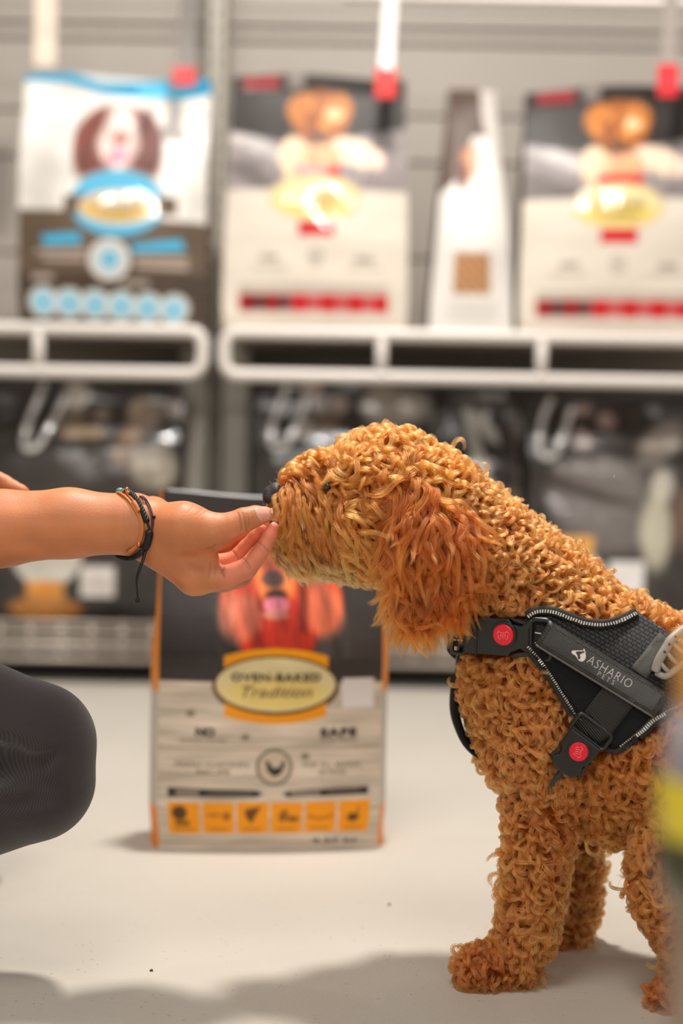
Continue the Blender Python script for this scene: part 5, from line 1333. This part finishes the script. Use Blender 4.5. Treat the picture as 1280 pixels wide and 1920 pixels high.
# ---- buckles, built in their own plane and laid on the strap
def frame(px, py, deg, off, bvh=SHELL, n_blend=.35):
    o_, n_ = hit(bvh, px, py, off); tocam = (CAM - o_).normalized(); n_ = (n_ * (1 - n_blend) + tocam * n_blend).normalized()
    a = math.radians(deg); R3 = ROT @ Vector((math.cos(a), -math.sin(a), 0)); ex = (R3 - n_ * R3.dot(n_)).normalized(); ey = n_.cross(ex)
    k = o_.y / F
    M = Matrix(((ex.x * k, ey.x * k, n_.x * k, o_.x), (ex.y * k, ey.y * k, n_.y * k, o_.y), (ex.z * k, ey.z * k, n_.z * k, o_.z), (0, 0, 0, 1)))
    return M
def lo_box(name, M, lo_, hi_, m, parent, bev=3, seg=3):
    bm = bmesh.new(); box_bm(bm, lo_, hi_, M @ Matrix.Identity(4), 0); bm.free()
    bm = bmesh.new(); box_bm(bm, lo_, hi_, None, bev, seg)
    for v_ in bm.verts: v_.co = M @ v_.co
    bmesh.ops.recalc_face_normals(bm, faces=bm.faces[:])
    return link(name, bm_mesh(name, bm), m, parent, False)
def lo_prism(name, M, pts, z0, z1, m, parent, bev=2.0):
    bm = bmesh.new(); vs = [bm.verts.new((x, y, z0)) for x, y in pts]; f_ = bm.faces.new(vs); r_ = bmesh.ops.extrude_face_region(bm, geom=[f_])
    for v_ in r_['geom']:
        if isinstance(v_, bmesh.types.BMVert): v_.co.z = z1
    bmesh.ops.recalc_face_normals(bm, faces=bm.faces[:])
    tope = [e for e in bm.edges if all(abs(v_.co.z - z1) < 1e-4 for v_ in e.verts)]
    if bev: bmesh.ops.bevel(bm, geom=tope, offset=bev, segments=2, affect='EDGES', profile=.5)
    for v_ in bm.verts: v_.co = M @ v_.co
    return link(name, bm_mesh(name, bm), m, parent, False)
def lo_tube(name, M, pts, r, m, parent, closed=False, n=8, k=None):
    q_ = [M @ Vector(p_) for p_ in pts]; kk = (M.to_3x3() @ Vector((1, 0, 0))).length
    return tube(name, q_, r * kk, m, parent, n, closed)
def disc(name, M, cx, cy, z0, z1, r, m, parent, bev=1.5):
    return lo_prism(name, M, [(cx + r * math.cos(a), cy + r * math.sin(a)) for a in np.linspace(0, 2 * math.pi, 40, endpoint=False)], z0, z1, m, parent, bev)
def rr(x0, y0, x1, y1, r=6, n=5, z=0):
    out = []
    for cx, cy, a0 in ((x1 - r, y1 - r, 0), (x0 + r, y1 - r, 90), (x0 + r, y0 + r, 180), (x1 - r, y0 + r, 270)):
        for k in range(n + 1): a = math.radians(a0 + 90 * k / n); out.append((cx + r * math.cos(a), cy + r * math.sin(a), z))
    return out
M_emb = mat('pale_button_emblem', (240, 130, 140), .4)
def button(bk, M, cx, cy, r, deg=0):
    disc('button_collar', M, cx, cy, 12, 16.5, r + 5, M_blackplastic, bk, 1)
    bt = disc('release_button', M, cx, cy, 12, 20, r, M_red, bk, 2.2)
    c, s_ = math.cos(math.radians(deg)), math.sin(math.radians(deg))
    g = lambda x, y: (cx + (x * c - y * s_) * r / 20, cy + (x * s_ + y * c) * r / 20, 20.2)
    ps = [tube_vf([M @ Vector(g(*p_)) for p_ in L], .00028, 5) for L in ([(-13, 1), (-7, 8)], [(-7, 6), (-3, 4), (3, 4), (7, 6)], [(7, 8), (13, 1)], [(-9, 0), (-9, -6), (-5, -9)], [(-4, 2), (-4, -7)], [(0, 2), (0, -8)], [(4, 2), (4, -7)], [(9, 0), (9, -6), (5, -9)])]
    tag(link('button_emblem', mesh('button_emblem', *merge(ps)), M_emb, bk), kind='stuff')
# upper buckle (y up in its plane)
M = frame(940, 1190, 0, .004)
bk = empty('upper_buckle', M @ Vector((0, 0, 0))); bk.parent = har; bk.location = Vector(bk.location) - Vector(har.location)
lo_prism('housing', M, [(-68, -36), (20, -35), (26, -27), (44, -19), (58, -30), (62, -36), (66, -36), (66, -30), (60, -20), (60, 20), (66, 32), (66, 37), (60, 37), (44, 24), (28, 26), (20, 36), (-68, 35)], 0, 13, M_blackplastic, bk, 2.5)
lo_prism('prong', M, [(22, 37), (38, 36), (54, 32), (62, 26), (50, 27), (38, 29), (28, 32)], 1, 11, M_blackplastic, bk, 1.5)
lo_prism('prong', M, [(22, -37), (40, -37), (56, -33), (64, -26), (50, -25), (38, -27), (28, -31)], 1, 11, M_blackplastic, bk, 1.5)
lo_tube('strap_frame', M, rr(62, -38, 100, 38, 10, 5, 7), 5.0, M_blackplastic, bk, True)
lo_tube('slider_frame', M, rr(-92, -38, -66, 36, 6, 4, 7), 4.5, M_blackplastic, bk, True)
lo_prism('webbing', M, [(-89, -26), (-68, -26), (-68, 24), (-89, 24)], 3, 8, M_webbing, bk, 1)
lo_prism('webbing', M, [(66, -26), (104, -20), (110, 22), (72, 29)], 3, 7, M_web, bk, 1)
lo_box('housing_rib', M, (-44, -37, 12), (-40, 37, 15), M_blackplastic, bk, 1.2, 2)
for yy in (-13, 13):
    q_ = [[(x, yy - 1.2, 8.6), (x + 5, yy - 1.2, 8.6), (x + 5, yy + 1.2, 8.6), (x, yy + 1.2, 8.6)] for x in (-88, -81, -74)]
    tag(link('reflective_thread', mesh('reflective_thread', [M @ Vector(p_) for a in q_ for p_ in a], [tuple(range(i * 4, i * 4 + 4)) for i in range(3)]), M_refl, bk, False), kind='stuff')
for yy in (-9, 10):
    lo_tube('reflective_stripe', M, [(70, yy + 3, 8), (90, yy + 1, 8), (106, yy - 2, 8)], 1.4, M_refl, bk, False, 6)
button(bk, M, 12, 6, 20, 3)
# second slider on the strap, nearer the chest front
M2 = frame(862, 1198, 3, .005)
lo_tube('strap_slider', M2, rr(-14, -36, 14, 36, 5, 4, 5), 4.2, M_blackplastic, har, True)
# lower buckle on the girth strap
M = frame(1086, 1396, 127, .0065)
bk = empty('lower_buckle', M @ Vector((0, 0, 0))); bk.parent = har; bk.location = Vector(bk.location) - Vector(har.location)
lo_prism('housing', M, [(-20, -34), (14, -33), (22, -25), (34, -24), (44, -30), (56, -22), (60, 0), (56, 24), (40, 32), (28, 27), (16, 33), (-20, 34)], 0, 15, M_blackplastic, bk, 3)
lo_tube('strap_frame', M, rr(-54, -37, -18, 37, 8, 5, 8), 4.6, M_blackplastic, bk, True)
lo_box('strap_bar', M, (-24, -33, 3), (-16, 33, 11), M_blackplastic, bk, 1.5, 2)
lo_prism('prong', M, [(12, 36), (26, 33), (42, 36), (50, 30), (34, 28), (22, 29)], 2, 12, M_blackplastic, bk, 1.5)
lo_prism('prong', M, [(12, -36), (26, -32), (42, -35), (50, -28), (34, -27), (22, -28)], 2, 12, M_blackplastic, bk, 1.5)
button(bk, M, 8, 3, 18, 20)
# strap end disappearing under the chest
q = spline([hit(SHELL, x, y, o_)[0] for x, y, o_ in ((1072, 1425, .006), (1060, 1450, .001), (1056, 1475, -.004), (1060, 1505, -.008))], 16)
band('girth_strap', q, tuple(ROT @ Vector((.79, .61, 0))), .014, .0025, M_webbing, har)

# ---- back handle
M_rub = mat('grey_rubber', (150, 142, 132), .45, .4)
quadstrip('handle_webbing', (1250, 1196), (1197, 1262), 17, .0075, mat('grey_green_webbing', (84, 83, 78), .8, .2, bump=('noise', 900, .7, .001)), .002)
hd = empty('handle', on(1262, 1225, .01)); hd.parent = har; hd.location = Vector(hd.location) - Vector(har.location)
hp = lambda x, y, o_: hit(PB, x, y, o_)[0]
outer = spline([hp(1226, 1262, .009), hp(1230, 1246, .014), hp(1240, 1232, .020), hp(1258, 1218, .024), hp(1284, 1200, .026), hp(1330, 1178, .026), hp(1372, 1180, .022)], 40)
inner = spline([hp(1228, 1264, .007), hp(1244, 1272, .010), hp(1262, 1262, .013), hp(1282, 1250, .016), hp(1310, 1232, .018), hp(1345, 1212, .018), hp(1372, 1190, .020)], 40)
tube('grip_bar', outer, .0042, M_rub, hd, 10); tube('grip_bar', inner, .0030, M_rub, hd, 10)
for k in (6, 11, 16, 21, 26, 31): tube('grip_rib', [outer[k], (outer[k] + inner[min(k + 2, 39)]) / 2 + np.array([0, -.002, 0]), inner[min(k + 3, 39)]], .0020, M_rub, hd, 8)
for k in (10, 14, 18, 23):
    bm = bmesh.new(); bmesh.ops.create_cone(bm, cap_ends=True, segments=14, radius1=.0012, radius2=.0012, depth=.001)
    Rq = Vector((0, -1, .1)).to_track_quat('Z', 'Y').to_matrix()
    for v_ in bm.verts: v_.co = Rq @ v_.co + Vector(outer[k]) + Vector((0, -.0040, .0004))
    link('grip_hole', bm_mesh('grip_hole', bm), M_print_black, hd, False)

# ================================================================ OUT-OF-FOCUS STAND AND BOTTLE IN FRONT
YF_ = .60
def fx(x, y=1600): return P(x, y, YF_).x
def fz(y): return P(1262, y, YF_).z
xl = P(1250, 1800, YF_ + .03).x; zt = fz(1690); st = empty('display_stand', (xl + .11, YF_ + .02, 0), 'blurred taupe display stand in the near right corner', 'stand')
M_taupe = mat('taupe_board', (160, 138, 118), .7, .3, var=(20, .06))
box('side_board', (xl, YF_ - .02, 0), (xl + .012, YF_ + .03, zt - .012), M_taupe, st, bev=.002)
box('side_board', (xl + .208, YF_ - .02, 0), (xl + .22, YF_ + .03, zt - .012), M_taupe, st, bev=.002)
box('front_board', (xl + .012, YF_ - .019, .02), (xl + .208, YF_ - .008, zt - .012), M_taupe, st, bev=.002)
box('top_board', (xl, YF_ - .02, zt - .012), (xl + .22, YF_ + .03, zt), M_taupe, st, bev=.002)
box('bottom_board', (xl + .012, YF_ - .008, .02), (xl + .208, YF_ + .03, .032), M_taupe, st, bev=.002)
def lathe(name, prof, c, m, parent, n=40):
    v, f = [], []
    for r_, z_ in prof:
        for k in range(n): a = 2 * math.pi * k / n; v.append((c[0] + r_ * math.cos(a), c[1] + r_ * math.sin(a), z_))
    for i in range(len(prof) - 1):
        for k in range(n): l = (k + 1) % n; f.append((i * n + k, i * n + l, i * n + n + l, i * n + n + k))
    f += [tuple(range(n))[::-1], tuple((len(prof) - 1) * n + k for k in range(n))]
    return link(name, mesh(name, v, f), m, parent)
rb = .030; cxb = fx(1240, 1560) + rb
bt = empty('bottle', (cxb, YF_, zt), 'blurred bottle with glossy yellow label and amber cap at the right edge', 'bottle')
z1, z2, z3, z4, z5 = fz(1590), fz(1470), fz(1400), fz(1330), fz(1190)
lathe('bottle_body', [(rb * .9, zt), (rb, zt + .004), (rb, z2), (rb * .97, z2 + .006), (rb * .9, z3), (rb * .8, z4), (rb * .78, z4 + .002)], (cxb, YF_), mat('olive_glass', (92, 84, 40), .15, .5, coat=.5), bt)
lathe('label', [(rb + .0006, fz(1640)), (rb + .001, fz(1640) + .001), (rb + .001, fz(1460)), (rb + .0006, fz(1460) + .001)], (cxb, YF_), mat('yellow_gloss_label', (224, 200, 20), .18, .6, coat=.5), bt)
lathe('label_band', [(rb + .0012, fz(1645)), (rb + .0016, fz(1645) + .001), (rb + .0016, fz(1565)), (rb + .0012, fz(1565) + .001)], (cxb, YF_), mat('dark_label_band', (60, 56, 24), .3), bt)
lathe('shoulder_sleeve', [(rb * .99, z2 + .003), (rb * 1.0, z2 + .006), (rb * .94, z3), (rb * .86, z4)], (cxb, YF_), mat('grey_sleeve', (150, 142, 146), .4), bt)
lathe('cap', [(rb * .80, z4), (rb * .82, z4 + .002), (rb * .82, z5 - .004), (rb * .70, z5), (rb * .3, z5 + .001)], (cxb, YF_), mat('amber_cap', (214, 150, 60), .35), bt)
